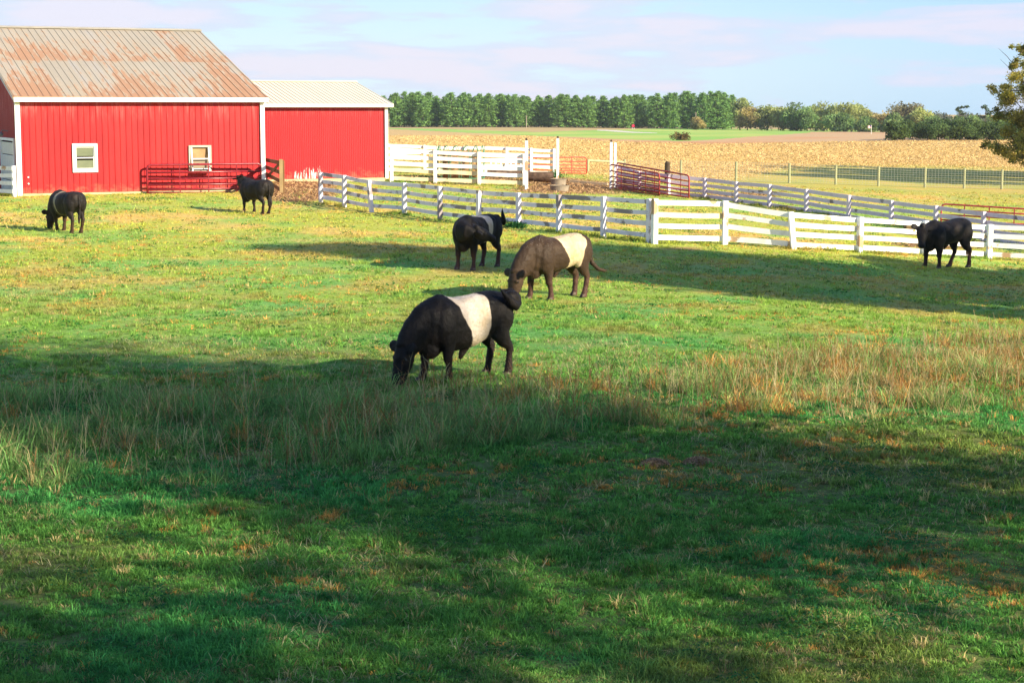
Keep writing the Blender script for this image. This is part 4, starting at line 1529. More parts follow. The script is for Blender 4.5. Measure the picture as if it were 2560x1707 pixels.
# 4: black cow at the gate, seen from behind
yaw4 = math.radians(180 - 48)
c4 = gp(640, 533)
back = dict(neck=[(.45, 0, 1.0, .24, .29, .34), (.66, .02, 1.08, .20, .24, .30), (.82, .06, 1.17, .16, .18, .23), (.92, .08, 1.23, .13, .14, .17)],
            poll=(.95, .08, 1.27), D=(.10, -.95, -.16), U=(.3, -.1, .95))
make_cow('plain black cow by the long red gate at the barn, seen from behind', c4, yaw4, 1.04,
         cow_mat('black_hide', (0.010, .0085, .0075), (.030, .020, .014), None),
         back, [(.03, .02), (-.02, -.02), (-.05, -.02), (.04, .03)], HANG, GRP, sheath=False, tagged=1, width=1.06, ear_back=1.0, belly=.04)
# 5: belted cow at the left
yaw5 = math.radians(180 - 50)
c5 = gp(168, 580)
make_cow('small belted cow grazing at the far left in front of the barn', c5, yaw5, 1.08,
         cow_mat('patchy_belted_hide', (0.011, .009, .008), (.035, .022, .015), (.22, .06, .02, .02), cream=(.30, .26, .19), legbrown=(.055, .030, .018)),
         GRAZE, [(.0, -.08), (.06, .06), (-.02, -.02), (.02, .03)], HANG, GRP, sheath=False, width=1.0, belly=.07)
# 6: black steer on the right
yaw6 = math.radians(180 + 35)
c6 = gp(2360, 670)
look = dict(neck=[(.45, 0, 1.0, .22, .28, .34), (.66, .01, .97, .19, .23, .31), (.84, .04, .97, .16, .20, .26), (.97, .07, .98, .125, .15, .18)],
            poll=(1.00, .10, 1.10), D=(.30, .28, -.92), U=(.5, .8, .2))
make_cow('plain black steer by the white fence on the right, yellow tag in its ear', c6, yaw6, 1.19,
         cow_mat('steer_hide', (0.008, .007, .0065), (.020, .013, .010), None, legbrown=(.05, .022, .016)),
         look, [(-.06, -.02), (.10, .02), (-.10, .0), (.24, .0)], HANG, GRP, tagged=-1, rump=0.07, width=0.90, belly=.18)


# short hair laid over each hide, growing back and down
bpy.context.view_layer.update()
dg = bpy.context.evaluated_depsgraph_get()
for ci, (root, body, mat) in enumerate(COATS):
    rng = np.random.default_rng(800 + ci)
    me = body.evaluated_get(dg).to_mesh()
    me.calc_loop_triangles()
    nt = len(me.loop_triangles)
    tri = np.empty(nt * 3, dtype=np.int32); me.loop_triangles.foreach_get('vertices', tri); tri = tri.reshape(-1, 3)
    co = np.empty(len(me.vertices) * 3, dtype=np.float32); me.vertices.foreach_get('co', co); co = co.reshape(-1, 3)
    body.evaluated_get(dg).to_mesh_clear()
    A, B, C_ = co[tri[:, 0]], co[tri[:, 1]], co[tri[:, 2]]
    nr_ = np.cross(B - A, C_ - A); ar = np.linalg.norm(nr_, axis=1)
    nr_ /= np.maximum(ar[:, None], 1e-9)
    nh = [52000, 42000, 30000, 16000, 16000, 20000][ci]
    pick = rng.choice(nt, nh, p=ar / ar.sum())
    u = rng.random((nh, 1)); v_ = rng.random((nh, 1)); f = u + v_ > 1
    u = np.where(f, 1 - u, u); v_ = np.where(f, 1 - v_, v_)
    P_ = A[pick] + (B - A)[pick] * u + (C_ - A)[pick] * v_
    N_ = nr_[pick]
    lay = np.array([-.55, 0, -.75]) + rng.normal(0, .35, (nh, 3)) + .35 * np.stack([0 * P_[:, 0], P_[:, 1] * 0, 0 * P_[:, 0]], 1)
    lay = lay - N_ * (lay * N_).sum(1)[:, None]
    lay /= np.maximum(np.linalg.norm(lay, axis=1)[:, None], 1e-6)
    dr = lay + N_ * rng.uniform(.12, .55, (nh, 1))
    ln = rng.uniform(.014, .034, (nh, 1)) * (1 + .5 * (P_[:, 2:3] < .3))
    keep = P_[:, 2] > .07
    sd = np.cross(lay, N_) * rng.uniform(.0016, .0032, (nh, 1))
    vs = np.stack([P_ - sd - N_ * .002, P_ + sd - N_ * .002, P_ + dr * ln], 1)[keep].reshape(-1, 3)
    np_mesh('coat_hair', vs, np.arange(len(vs)), np.arange(0, len(vs), 3), mat, None, root)

# ------------------------------------------------------------------ foliage
def leaf_quads(rng, centers, size, cols, flat=0.0, aspect=0.55, pointed=True):
    """random leaf faces (4 verts each) around the centres"""
    n = len(centers)
    d = rng.normal(size=(n, 3)); d /= np.linalg.norm(d, axis=1)[:, None]
    u = np.cross(d, rng.normal(size=(n, 3))); u /= np.maximum(np.linalg.norm(u, axis=1)[:, None], 1e-6)
    if flat:
        d[:, 2] *= (1 - flat); u[:, 2] *= (1 - flat)
    s = size * rng.uniform(.6, 1.4, n)
    a = d * s[:, None] * .5; b = u * (s * aspect * .5)[:, None]
    V4 = np.stack([centers - a, centers + b * 1.0, centers + a, centers - b], 1)
    verts = V4.reshape(-1, 3)
    c = np.repeat(cols, 4, axis=0)
    return verts, c


M['leaf'] = leaf_mat('leaves', 0.5)
M['needle'] = leaf_mat('needles', 0.3)
M['grass'] = leaf_mat('grass_blades', 0.40)
M['straw'] = leaf_mat('straw_flakes', 0.15)


def crown_obj(name, rng, clusters, per, size, col_a, col_b, mat, parent, flat=0.0, hollow=0.5, colj=0.25, clumpj=0.3):
    C, K = [], []
    ca = np.array(col_a); cb = np.array(col_b)
    for (c, r, wgt) in clusters:
        n = max(4, int(per * wgt))
        d = rng.normal(size=(n, 3)); d /= np.linalg.norm(d, axis=1)[:, None]
        rr = (hollow + (1 - hollow) * rng.random(n)) ** 1.0
        rr = np.where(rng.random(n) < .15, rr * 1.18, rr)
        C.append(np.array(c) + d * rr[:, None] * np.array(r))
        t = np.clip(rng.random() * .6 + rng.random(n) * .4, 0, 1)
        cc = ca * (1 - t[:, None]) + cb * t[:, None]
        cc = cc * rng.uniform(1 - clumpj, 1 + clumpj) * rng.uniform(1 - colj, 1 + colj, (n, 1))
        K.append(cc)
    C = np.concatenate(C); K = np.concatenate(K)
    v, c = leaf_quads(rng, C, size, K, flat)
    return np_mesh(name, v, np.arange(len(v)), np.arange(0, len(v), 4), mat, c, parent)


def limb_mesh(mb, rng, base, h, r0, tips, trunk_top=None):
    """tapered trunk with limbs reaching to the given points"""
    top = trunk_top or (base[0] + rng.normal() * .03 * h, base[1] + rng.normal() * .03 * h, base[2] + h)
    pts = []
    B = Vector(base); T = Vector(top)
    for k in range(6):
        q = k / 5
        pts.append(B.lerp(T, q) + Vector((rng.normal(), rng.normal(), 0)) * .012 * h * (q > 0) * (q < 1))
    rs = [r0 * (1.25 if k == 0 else 1) * (1 - .75 * k / 5) for k in range(6)]
    mb.tube(pts, rs, 8)
    for tp in tips:
        q = rng.uniform(.35, .9)
        s = B.lerp(T, q)
        e = Vector(tp)
        if e.z < s.z: s = B.lerp(T, .35)
        m1 = s.lerp(e, .5) + Vector((0, 0, .06 * h)) * rng.uniform(.2, 1)
        rr = r0 * (1 - .7 * q) * .45
        mb.tube([s, m1, e], [rr, rr * .6, rr * .2], 5)


def broadleaf(name, label, loc, h, w, ncl, per, leaf, ca, cb, seed, cat='tree', group=None, trunk_frac=.3, r0=None, parts=True, mat=None, hollow=.35, squash=1.0):
    rng = np.random.default_rng(seed)
    root = empty(name, loc, label, cat, group, rz=rng.uniform(0, 6.28))
    cl, tips = [], []
    z0 = h * trunk_frac
    ch = (h - z0) / 2
    for k in range(ncl):
        d = rng.normal(size=3); d /= np.linalg.norm(d)
        rr = rng.uniform(.45, 1.0) if k > 2 else 0.2
        c = (d[0] * w * .5 * rr * .78, d[1] * w * .5 * rr * .78, z0 + ch + d[2] * ch * rr * .80)
        s_ = rng.uniform(.16, .30) * w
        cl.append((c, (s_, s_, s_ * .75 * squash), s_ / (.23 * w)))
        if k % 2 == 0: tips.append(c)
    crown_obj('crown', rng, cl, per, leaf, ca, cb, mat or M['leaf'], root, hollow=hollow)
    mb = MB()
    limb_mesh(mb, rng, (0, 0, -.2), h * .72, r0 or h * .022, tips)
    mb.build('trunk', M['bark'], root, smooth=True)
    return root


def pine_proto(seed, h, w):
    rng = np.random.default_rng(seed)
    root = empty('pine_tree', (0, 0, 0))
    cl = []
    lev = 15
    for k in range(lev):
        q = k / (lev - 1)
        z = h * (.07 + .90 * q)
        rad_ = w * .5 * (1 - q ** 2.6) ** .8 * rng.uniform(.78, 1.12) * (.82 + .18 * min(1, q * 4)) + .3
        nb = int(4 + 7 * (1 - q))
        a0 = rng.uniform(0, 6.28)
        for j in range(nb):
            a = a0 + j * 6.283 / nb + rng.normal() * .25
            for f in (.42, .78, 1.0):
                r_ = rad_ * f * rng.uniform(.85, 1.12)
                cl.append(((r_ * math.cos(a), r_ * math.sin(a), z + .12 * r_ * rng.uniform(-.6, 1.8) + rng.normal() * h * .018), (w * .13, w * .13, h * .040), 1.0))
    cl.append(((0, 0, h * .97), (w * .09, w * .09, h * .05), 1.2))
    crown_obj('crown', rng, cl, 18, 0.62, (0.09, 0.20, 0.065), (0.23, 0.38, 0.10), M['needle'], root, flat=.3, hollow=.1, clumpj=.4)
    mb = MB()
    mb.tube([(0, 0, -.3), (0, 0, h * .5), (0, 0, h * .95)], [.24, .17, .04], 7)
    for k in range(10):
        z = h * (.08 + .06 * k); a = rng.uniform(0, 6.28); r_ = w * .4 * (1 - .05 * k)
        mb.tube([(0, 0, z), (r_ * math.cos(a), r_ * math.sin(a), z + .3)], [.06, .02], 4)
    mb.build('trunk', M['bark'], root)
    return root


def place(proto, used, loc, rz, sc, label, cat, group):
    o = proto if not used else copy_tree(proto)
    o.location = loc; o.rotation_euler = (0, 0, rz); o.scale = sc
    tag(o, label, cat, group)
    return o


rnd = random.Random(11)
# the row of pines along the far edge of the meadow: (pixel column of the trunk, pixel row of the tip)
pines = []
PP = [pine_proto(100 + i, 12.0, 7.4 + .5 * (i % 3)) for i in range(6)]
cols_front = [958, 990, 1032, 1058, 1092, 1128, 1160, 1190, 1222, 1252, 1285, 1308, 1342, 1372, 1405, 1440, 1468, 1508, 1540, 1560, 1592, 1642, 1675, 1718, 1757, 1788, 1806]
tops_front = [240, 232, 231, 238, 240, 236, 234, 238, 234, 233, 240, 241, 244, 239, 236, 241, 242, 243, 241, 238, 236, 236, 233, 231, 232, 233, 236]
kk = 0
for row, (Yb, dz) in enumerate([(598, 0), (612, -5), (628, 2)]):
    xs_ = cols_front if row == 0 else [c + 17 * row + rnd.uniform(-7, 7) for c in cols_front[:-1]]
    for i, px in enumerate(xs_):
        Y = Yb + rnd.uniform(-3, 3)
        g = gd(px, Y)
        top = tops_front[min(i, len(tops_front) - 1)] + (rnd.uniform(-3, 6) if row else rnd.uniform(-3, 4))
        h = z_at(top, Y) - g.z
        s_ = h / 12.0
        sw = s_ * rnd.uniform(.88, 1.12) * .92
        n_ = kk % 6
        pos = 'front' if row == 0 else ('middle' if row == 1 else 'back')
        o = place(PP[n_], kk >= 6, g, rnd.uniform(0, 6.28), (sw, sw, s_), None, 'pine tree', 'pines in the dense row beyond the far meadow')
        pines.append((o, row, px))
        kk += 1
for o, row, px in pines:
    o['label'] = ('dark green pine in the front line of the far pine row', 'dark green pine in the middle line of the far pine row', 'dark green pine in the back line of the far pine row')[row]
    if row == 0:
        o['label'] = ORD[cols_front.index(px)] + ' pine from the left in the front line of the far pine row'
    o['group'] = ('pines in the front line of the far row', 'pines in the middle line of the far row', 'pines in the back line of the far row')[row]

# autumn trees and woods to the right of the pines: px, row of base, row of top, width px, forward distance, colours
G1 = ((0.25, 0.31, 0.12), (0.42, 0.45, 0.18)); G2 = ((0.14, 0.25, 0.10), (0.26, 0.36, 0.14)); G3 = ((0.34, 0.31, 0.13), (0.46, 0.37, 0.17)); G4 = ((0.05, 0.10, 0.04), (0.10, 0.16, 0.06))
woods = [
    (1850, 240, 42, 575, G1, 'olive green round tree at the right end of the pine row'),
    (1868, 262, 40, 560, G3, 'rust tinged bushy tree at the foot of the round olive one'),
    (1745, 291, 26, 560, G3, 'small orange brown tree in front of the pine row'),
    (1918, 256, 54, 560, G1, 'pale airy tree at the left end of the mixed wood'),
    (1952, 262, 44, 555, G1, None), (1990, 262, 50, 550, G2, None), (2018, 274, 40, 545, G2, None), (2040, 259, 46, 565, G1, None),
    (2078, 262, 52, 560, G1, None), (2110, 258, 52, 545, G1, 'tall yellow green tree in the middle of the mixed wood'), (2100, 282, 46, 530, G2, None), (2150, 262, 46, 560, G1, None), (2180, 272, 44, 560, G3, None), (2168, 296, 40, 520, G2, None), (2215, 278, 50, 545, G3, None),
    (2262, 243, 62, 520, ((.17, .17, .11), (.27, .25, .15)), 'taller grey green spreading tree rising above the mixed wood'), (2300, 272, 50, 500, G1, 'light green tree right of the grey spreading one'), (2235, 292, 40, 500, G2, None)]
wi = 0
for (px, pyt, wpx, Y, cc, lab) in woods:
    g = gd(px, Y)
    h = z_at(pyt, Y) - g.z
    wd = wpx / F * Y * 1.65
    broadleaf('broadleaf_tree', lab or ORD[wi] + ' leafy tree from the pines, inside the mixed wood on the far hill', g, h, wd, 26, 190, 0.72, cc[0], cc[1], 300 + wi, group=None if lab else 'trees crowded in the far mixed wood', trunk_frac=.0, hollow=.3)
    wi += 1
# tall thin-crowned tree against the sky
for (px, pyt, lab) in [(2398, 264, 'slender tree with a flat open crown standing above the dark hedge'), (2462, 262, 'slender tree half hidden behind the big tree at the right edge')]:
    Y = 470
    g = gd(px, Y); h = z_at(pyt, Y) - g.z
    rng = np.random.default_rng(px)
    root = empty('slender_tree', g, lab, 'tree')
    cl = []
    for k in range(15):
        q = rng.uniform(.55, 1)
        a = rng.uniform(0, 6.28); r_ = rng.uniform(0, 1) * 2.6 * (1.3 - abs(q - .85) * 2)
        cl.append(((r_ * math.cos(a), r_ * math.sin(a), h * q * .97), (.62, .62, .32), 1))
    crown_obj('crown', rng, cl, 40, .42, (.05, .09, .04), (.10, .15, .06), M['leaf'], root)
    mb = MB(); limb_mesh(mb, rng, (0, 0, 0), h * .95, .14, [c[0] for c in cl[::3]]); mb.build('trunk', M['bark'], root)
# the dark hedge of bushes at the end of the stubble
bi = 0
for (px, pyt, wpx) in [(2236, 305, 44), (2262, 299, 50), (2290, 304, 48), (2318, 300, 52), (2346, 305, 50), (2374, 300, 56), (2402, 303, 50), (2430, 300, 52), (2458, 302, 50), (2486, 300, 54), (2516, 303, 50), (2548, 300, 54), (2580, 302, 56), (2620, 300, 60)]:
    Y = 322 + (bi % 3) * 7
    g = gd(px, Y); h = z_at(pyt, Y) - g.z
    broadleaf('bush', ORD[bi] + ' dark bush from the left in the thick hedge beyond the stubble' if bi else 'leftmost dark bush of the thick hedge at the end of the stubble', g, h, wpx / F * Y * 1.45, 20, 190, .40, G4[0], (.14, .20, .065), 400 + bi, cat='bush', group=None if bi == 0 else 'bushes in the thick hedge', trunk_frac=.0, r0=.12)
    bi += 1
for k, (px, pyt) in enumerate([(2330, 290), (2420, 288), (2500, 286), (2560, 280), (2610, 276)]):
    g = gd(px, 430); h = z_at(pyt, 430) - g.z
    broadleaf('broadleaf_tree', ORD[k] + ' low green tree from the left just behind the dark hedge', g, h, 6.5, 16, 130, .55, G2[0], G2[1], 440 + k, group='low trees behind the dark hedge', trunk_frac=.05)
g = gp(1702, 351)
broadleaf('bush', 'lone brown shrub at the lower edge of the far green meadow', g, 1.0, 4.0, 12, 80, .35, (.13, .10, .04), (.24, .17, .07), 470, cat='bush', trunk_frac=0, r0=.05)
# hazy distant wood seen in the gap
for k in range(16):
    px = 1822 + k * 22 if k < 6 else 2270 + (k - 6) * 30
    g = gd(px, 900 + (k % 4) * 14)
    h = z_at(279 - (k * 7 % 5), 900) - g.z
    broadleaf('broadleaf_tree', ORD[k] + ' faint distant tree from the left beyond the mixed wood', g, h, 11, 9, 60, 1.2, (.10, .13, .09), (.15, .17, .12), 500 + k, group='faint distant trees', trunk_frac=.05)
for k, (px, pyt) in enumerate([(1397, 234), (1437, 239)]):
    g = gd(px, 650); h = z_at(pyt, 650) - g.z
    broadleaf('broadleaf_tree', 'bare pinkish treetop poking out above the pines' if k == 0 else 'second paler treetop just right of the pinkish one', g, h, 6.5, 14, 45, .5, (.22, .16, .10), (.30, .22, .14), 560 + k, trunk_frac=.3)

# utility poles, flag, small far things
for k, (px, pyb, pyt, Y) in enumerate([(972, 317, 284, 570), (1316, 321, 289, 560), (1739, 312, 281, 570)]):
    g = gd(px, Y)
    lab = ['thin utility pole in front of the pines beside the lower barn', 'thin utility pole in front of the middle of the pine row', 'thin pale pole behind the small orange brown tree'][k]
    root = empty('utility_pole', g, lab, 'pole')
    h = z_at(pyt, Y) - g.z
    mb = MB(); mb.tube([g, g + V(0, 0, h)], [.16, .11], 6); mb.build('pole_shaft', simple_mat('pole_wood', (.32, .26, .2), .8, .1), root, g)
    mb = MB(); mb.box(g + V(0, 0, h * .93), (.9, .1, .12)); mb.build('cross_arm', M['bark'], root, g)
g = gd(2178, 400)
fl_ = empty('flagpole', g, 'small red and white striped flag on a pole in front of the mixed wood', 'flag')
zt = z_at(313, g.y)
mb = MB(); mb.tube([g, (g.x, g.y, zt)], .05, 6); mb.build('pole_shaft', M['trim'], fl_, g)
m, n = new_mat('striped_flag')
x, y, z = n.sep(objc(n))
st = n.math('GREATER_THAN', n.math('FRACT', n.math('MULTIPLY', z, 6.5)), 0.5)
finish(n, n.mix(st, (.62, .05, .08), (.8, .75, .75)), .7)
mb = MB()
vs = []
for i in range(7):
    vs += [(g.x - i * .13, g.y + .05 * math.sin(i), zt - .05 - .02 * i), (g.x - i * .13, g.y + .05 * math.sin(i), zt - .62 - .02 * i)]
mb.add(vs, [(2 * i, 2 * i + 2, 2 * i + 3, 2 * i + 1) for i in range(6)])
fo = mb.build('flag_cloth', m, fl_, g)
mb = MB(); mb.box((g.x - .14, g.y - .03, zt - .18), (.27, .02, .26)); mb.build('flag_canton', simple_mat('blue_cloth', (.03, .04, .15)), fl_, g)
g = gd(1583, 560)
sg = empty('farm_sign', g, 'tiny red farm stand sign by the gravel lane at the foot of the pines', 'sign')
mb = MB(); mb.box(g + V(0, 0, .9), (.8, .12, .5)); mb.build('sign_board', simple_mat('sign_red', (.62, .03, .08), .5, .1), sg, g)
mb = MB(); mb.add([g + V(-.5, -.1, 1.17), g + V(.5, -.1, 1.17), g + V(0, -.1, 1.5), g + V(-.5, .1, 1.17), g + V(.5, .1, 1.17), g + V(0, .1, 1.5)], [(0, 1, 2), (5, 4, 3), (0, 2, 5, 3), (1, 4, 5, 2), (0, 3, 4, 1)])
mb.build('sign_top', simple_mat('sign_red2', (.55, .03, .07), .5, .1), sg, g)
for s in (-.3, .3):
    mb = MB(); mb.box(g + V(s, 0, .22), (.1, .1, .5)); mb.build('leg', M['trim'], sg, g)

# the tree at the right edge of the picture
def edge_tree():
    Y = 140.0
    g = gd(2622, Y)
    h = z_at(70, Y) - g.z
    rng = np.random.default_rng(77)
    root = empty('broadleaf_tree', g, 'large tree with thinning yellowish green leaves at the right edge, branches down to the ground', 'tree')
    cl, tips = [], []
    # clumps measured from the photo as (pixel column, pixel row, radius in pixels)
    marks = [(2560, 215, 46), (2520, 195, 30), (2495, 215, 22), (2540, 160, 22), (2560, 130, 22), (2548, 120, 16), (2535, 140, 14), (2560, 100, 14), (2510, 170, 16), (2500, 240, 24), (2530, 250, 36), (2485, 290, 22), (2520, 300, 38), (2560, 290, 46), (2500, 330, 26), (2535, 345, 34), (2475, 362, 18), (2500, 372, 24), (2530, 385, 26), (2560, 375, 40), (2550, 402, 22),
             (2620, 180, 60), (2620, 260, 70), (2620, 340, 60), (2680, 220, 60), (2690, 300, 60), (2680, 370, 50), (2640, 120, 44), (2600, 100, 24), (2720, 260, 50), (2590, 230, 50), (2590, 320, 50)]
    s_ = F / Y
    for rep in range(2):
        for (px, py, r_) in marks:
            dep = rng.uniform(-1, 1) * math.sqrt(max(.1, 1 - ((px - 2622) / 160) ** 2)) * 3.2
            x = (px - 2622) / s_; z = z_at(py, Y) - g.z
            rr = r_ / s_
            for q in range(2):
                o_ = rng.normal(size=3) * rr * .45
                c = (x + o_[0] * .6, dep + o_[1] * 1.5, max(.4, z + o_[2] * .6))
                cl.append((c, (rr * .6, rr * .7, rr * .5), (rr / 1.0) ** 1.6))
            if rep == 0: tips.append(cl[-1][0])
    crown_obj('crown', rng, cl, 330, .165, (.12, .17, .035), (.55, .44, .11), M['leaf'], root, hollow=.1, clumpj=.5, colj=.4)
    mb = MB(); limb_mesh(mb, rng, (0, 0, -.3), h * .8, .30, tips)
    # long thin bare twigs standing out of the crown
    for k in range(46):
        a = rng.uniform(-1, 1); zz_ = rng.uniform(.2, .95) * h
        st_ = V(a * 2.6, rng.uniform(-2.5, 2.5), zz_)
        e = st_ + V(a * 1.6 + rng.normal() * .4, rng.normal() * .6, rng.uniform(.6, 1.8))
        mb.tube([st_, st_.lerp(e, .5) + V(0, 0, .1), e], [.035, .022, .008], 4)
    mb.build('trunk', M['bark'], root, smooth=True)
    sp = []
    for k in range(26):
        a = rng.uniform(-1, 1)
        sp.append(((a * 5.0 * rng.uniform(.6, 1), rng.uniform(-2, 2), h * rng.uniform(.5, 1.0) * (1 - .3 * abs(a))), (.5, .5, .7), .25))
    crown_obj('loose_leaves', rng, sp, 70, .15, (.10, .10, .02), (.22, .19, .05), M['leaf'], root, hollow=.1)


edge_tree()

# trees just outside the picture whose long shadows cross the pasture
NV = Vector((.56, .83)); MV = Vector((.83, -.56))


def shade_tree(n_, m_, h, w, seed, label, tf=.22, ncl=46, per=520, leaf=.42):
    p = NV * n_ + MV * m_
    g = V(p.x, p.y, Hs(p.x, p.y))
    return broadleaf('broadleaf_tree', label, g, h, w, ncl, per, leaf, (.05, .09, .025), (.12, .13, .04), seed, trunk_frac=tf, hollow=.1)


shade_tree(41.5, 0, 18.0, 6.0, 900, 'leafy tree out of view on the right, casting the longest shadow band')
shade_tree(46.5, 1, 15.5, 8.5, 901, 'second leafy tree out of view on the right, shading the pasture behind the cows')
shade_tree(53.0, 3, 12.5, 8.0, 902, 'third leafy tree out of view on the right, shading the ground by the steer')
shade_tree(57.5, 3, 10.5, 5.0, 903, 'shortest leafy tree out of view on the right near the white fence')
shade_tree(19.5, 17, 24.0, 12.5, 910, 'tall tree out of view beside the viewer, shading the long grass', tf=.2, ncl=50, per=215)
shade_tree(9.0, 18, 24.0, 13.0, 911, 'very tall tree out of view beside the viewer, shading the foreground', tf=.2, ncl=42, per=150)
shade_tree(-3.0, 18, 22.0, 14.0, 912, 'broad tree behind the viewer, shading the nearest grass', tf=.2, ncl=32, per=110)
# trees beyond the right edge by the stubble
for k, (x, y, h, w) in enumerate([(45, 120.5, 16, 9), (49.6, 127, 16, 9), (54, 134, 16, 9), (57, 140, 17, 8)]):
    g = V(x, y, Hs(x, y))
    broadleaf('broadleaf_tree', ['tree out of view right of the wire fence, nearest the stubble', 'tallest tree out of view right of the wire fence', 'third tree out of view right of the wire fence', 'farthest tree out of view right of the wire fence'][k], g, h, w, 34, 420, .45, (.05, .09, .025), (.12, .13, .04), 930 + k, trunk_frac=.15, hollow=.1)

# ------------------------------------------------------------------ grass, weeds, stubble (uncountable: one object each)
def fan_points(rng, d0, d1, n, half=0.335):
    """random points of the pasture between two distances"""
    d = np.sqrt(rng.random(n) * (d1 * d1 - d0 * d0) + d0 * d0)
    u = rng.uniform(-half, half, n)
    return u * d + rng.uniform(-2.3, 2.3, n) * np.clip(60 / d, 0, 1), d


def keep_off(x, y):
    """no grass inside the barns"""
    m = np.ones(len(x), bool)
    for o, L, Dp in ((barn, BL, DB), (barn2, L2, DB2)):
        dx = x - o.location.x; dy = y - o.location.y
        c, s = math.cos(brz), math.sin(brz)
        lx = dx * c + dy * s; ly = -dx * s + dy * c
        m &= ~((lx > -.05) & (lx < L) & (ly > -.08) & (ly < Dp))
    return m


rg = np.random.default_rng(5)


def tufts(name, rng, cx, cy, per, spread, hgt, wid, colr, lean, curl=.5, two=True, zoff=-.01, edge_dark=True):
    """clumps of blades that fan out from a common foot; per-clump height and colour"""
    n = len(cx)
    idx = np.repeat(np.arange(n), per)
    N = len(idx)
    a = rng.uniform(0, 2 * np.pi, N)
    r = np.sqrt(rng.random(N)) * spread[idx]
    x = cx[idx] + r * np.cos(a); y = cy[idx] + r * np.sin(a)
    z = H(x, y) + zoff
    base = np.stack([x, y, z], 1)
    b = a + rng.normal(0, .7, N)
    ld = np.stack([np.cos(b), np.sin(b), np.zeros(N)], 1)
    L = (rng.uniform(.15, 1.0, N) * lean)[:, None]
    hh = (hgt[idx] * rng.uniform(.5, 1.25, N))[:, None]
    ww = (wid[idx] * rng.uniform(.6, 1.4, N))[:, None]
    s = rng.uniform(0, 2 * np.pi, N)
    side = np.stack([np.cos(s), np.sin(s), np.zeros(N)], 1)
    up = np.array([[0, 0, 1.0]])
    mid = base + up * hh * .55 + ld * L * hh * .35
    tip = base + up * hh * (1 - L * curl) + ld * L * hh * 1.1
    c = colr[idx] * rng.uniform(.65, 1.4, (N, 1))
    if two:
        vs = np.stack([base - side * ww, base + side * ww, mid + side * ww * .75, mid - side * ww * .75, tip], 1).reshape(-1, 3)
        k = np.arange(N)[:, None] * 5
        lp = np.concatenate([k, k + 1, k + 2, k + 3, k + 3, k + 2, k + 4], 1).ravel()
        st = (np.arange(N)[:, None] * 7 + np.array([[0, 4]])).ravel()
        cc = np.repeat(c, 5, axis=0)
    else:
        vs = np.stack([base - side * ww, base + side * ww, tip], 1).reshape(-1, 3)
        lp = np.arange(N * 3); st = np.arange(0, N * 3, 3)
        cc = np.repeat(c, 3, axis=0)
    return vs, lp, st, cc


def join_grass(name, parts):
    V_, L_, S_, C_ = [], [], [], []
    nv = nl = 0
    for v, l, s, c in parts:
        V_.append(v); L_.append(l + nv); S_.append(s + nl); C_.append(c)
        nv += len(v); nl += len(l)
    return tag(np_mesh(name, np.concatenate(V_), np.concatenate(L_), np.concatenate(S_), M['grass'], np.concatenate(C_)), kind='stuff')


def sward(rng, d0, d1, ntuft, per, hm, wm, two):
    x, y = fan_points(rng, d0, d1, ntuft)
    m = keep_off(x, y)
    x, y = x[m], y[m]
    if d1 > 80:
        px, py, _ = project(x, y, H(x, y))
        m = py > near_stub(px) + 2 + jitter(x, y, 9, 4, 5)
        x, y = x[m], y[m]
    m = rng.random(len(x)) > dirt_amount(x, y) * .93
    x, y = x[m], y[m]
    n = len(x)
    t1 = fbm(x / .42, y / .42, 61, 3); big = fbm(x / 2.2, y / 2.2, 62, 3)
    h = hm * (.45 + 2.2 * np.clip(t1 - .32, 0, 1)) * (.5 + 1.0 * big) * rng.uniform(.5, 1.6, n)
    far = np.clip((np.sqrt(x * x + y * y) - 28) / 35, 0, 1)
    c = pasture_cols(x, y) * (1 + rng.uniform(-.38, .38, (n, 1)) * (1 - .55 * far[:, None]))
    # yellowed and straw coloured clumps, thicker in some places than others
    k = fbm(x / 1.1, y / 1.1, 71, 3)
    st = rng.random(n) < .05 + (.10 + .12 * far) * np.clip(k * 3 - 1.1, 0, 1)
    c[st] = np.array([.50, .40, .18]) * rng.uniform(.6, 1.3, (int(st.sum()), 1))
    dp = fbm(x / .34 + 9, y / .34, 83, 3) * fbm(x / 2.4, y / 2.4 + 5, 84, 2)
    orr = ((dp > .385) & (rng.random(n) < .55)) | (rng.random(n) < .015 + .05 * far)
    c[orr] = np.array([.66, .36, .10]) * rng.uniform(.55, 1.3, (int(orr.sum()), 1))
    h[orr] *= .8
    dk = rng.random(n) < .12 * (1 - .6 * far)
    c[dk] *= .55
    return tufts('grass', rng, x, y, per, np.full(n, hm * .5), h, np.full(n, wm), c, 1.25 if two else 1.1, .55, two)


parts = [sward(rg, 9.0, 14, 19000, 20, .075, .0036, True), sward(rg, 14, 20, 24000, 17, .078, .0044, True), sward(rg, 20, 30, 27000, 14, .082, .0060, True),
         sward(rg, 30, 42, 27000, 11, .080, .0085, False), sward(rg, 42, 60, 26000, 8, .080, .013, False), sward(rg, 60, 84, 20000, 7, .085, .019, False), sward(rg, 84, 112, 12000, 6, .09, .028, False)]
# a thin scatter of long bent stems lying over the turf near the viewer
x, y = fan_points(rg, 9.5, 34, 9000)
cl_ = fbm(x / 1.7, y / 1.7, 131, 2) > .46
x, y = x[cl_], y[cl_]
n = len(x)
parts.append(tufts('s', rg, x, y, 3, np.full(n, .03), np.full(n, .15), np.full(n, .0030), np.tile(np.array([[.50, .43, .24]]), (n, 1)) * rg.uniform(.6, 1.3, (n, 1)), 2.2, .42, True))
join_grass('grass', parts)

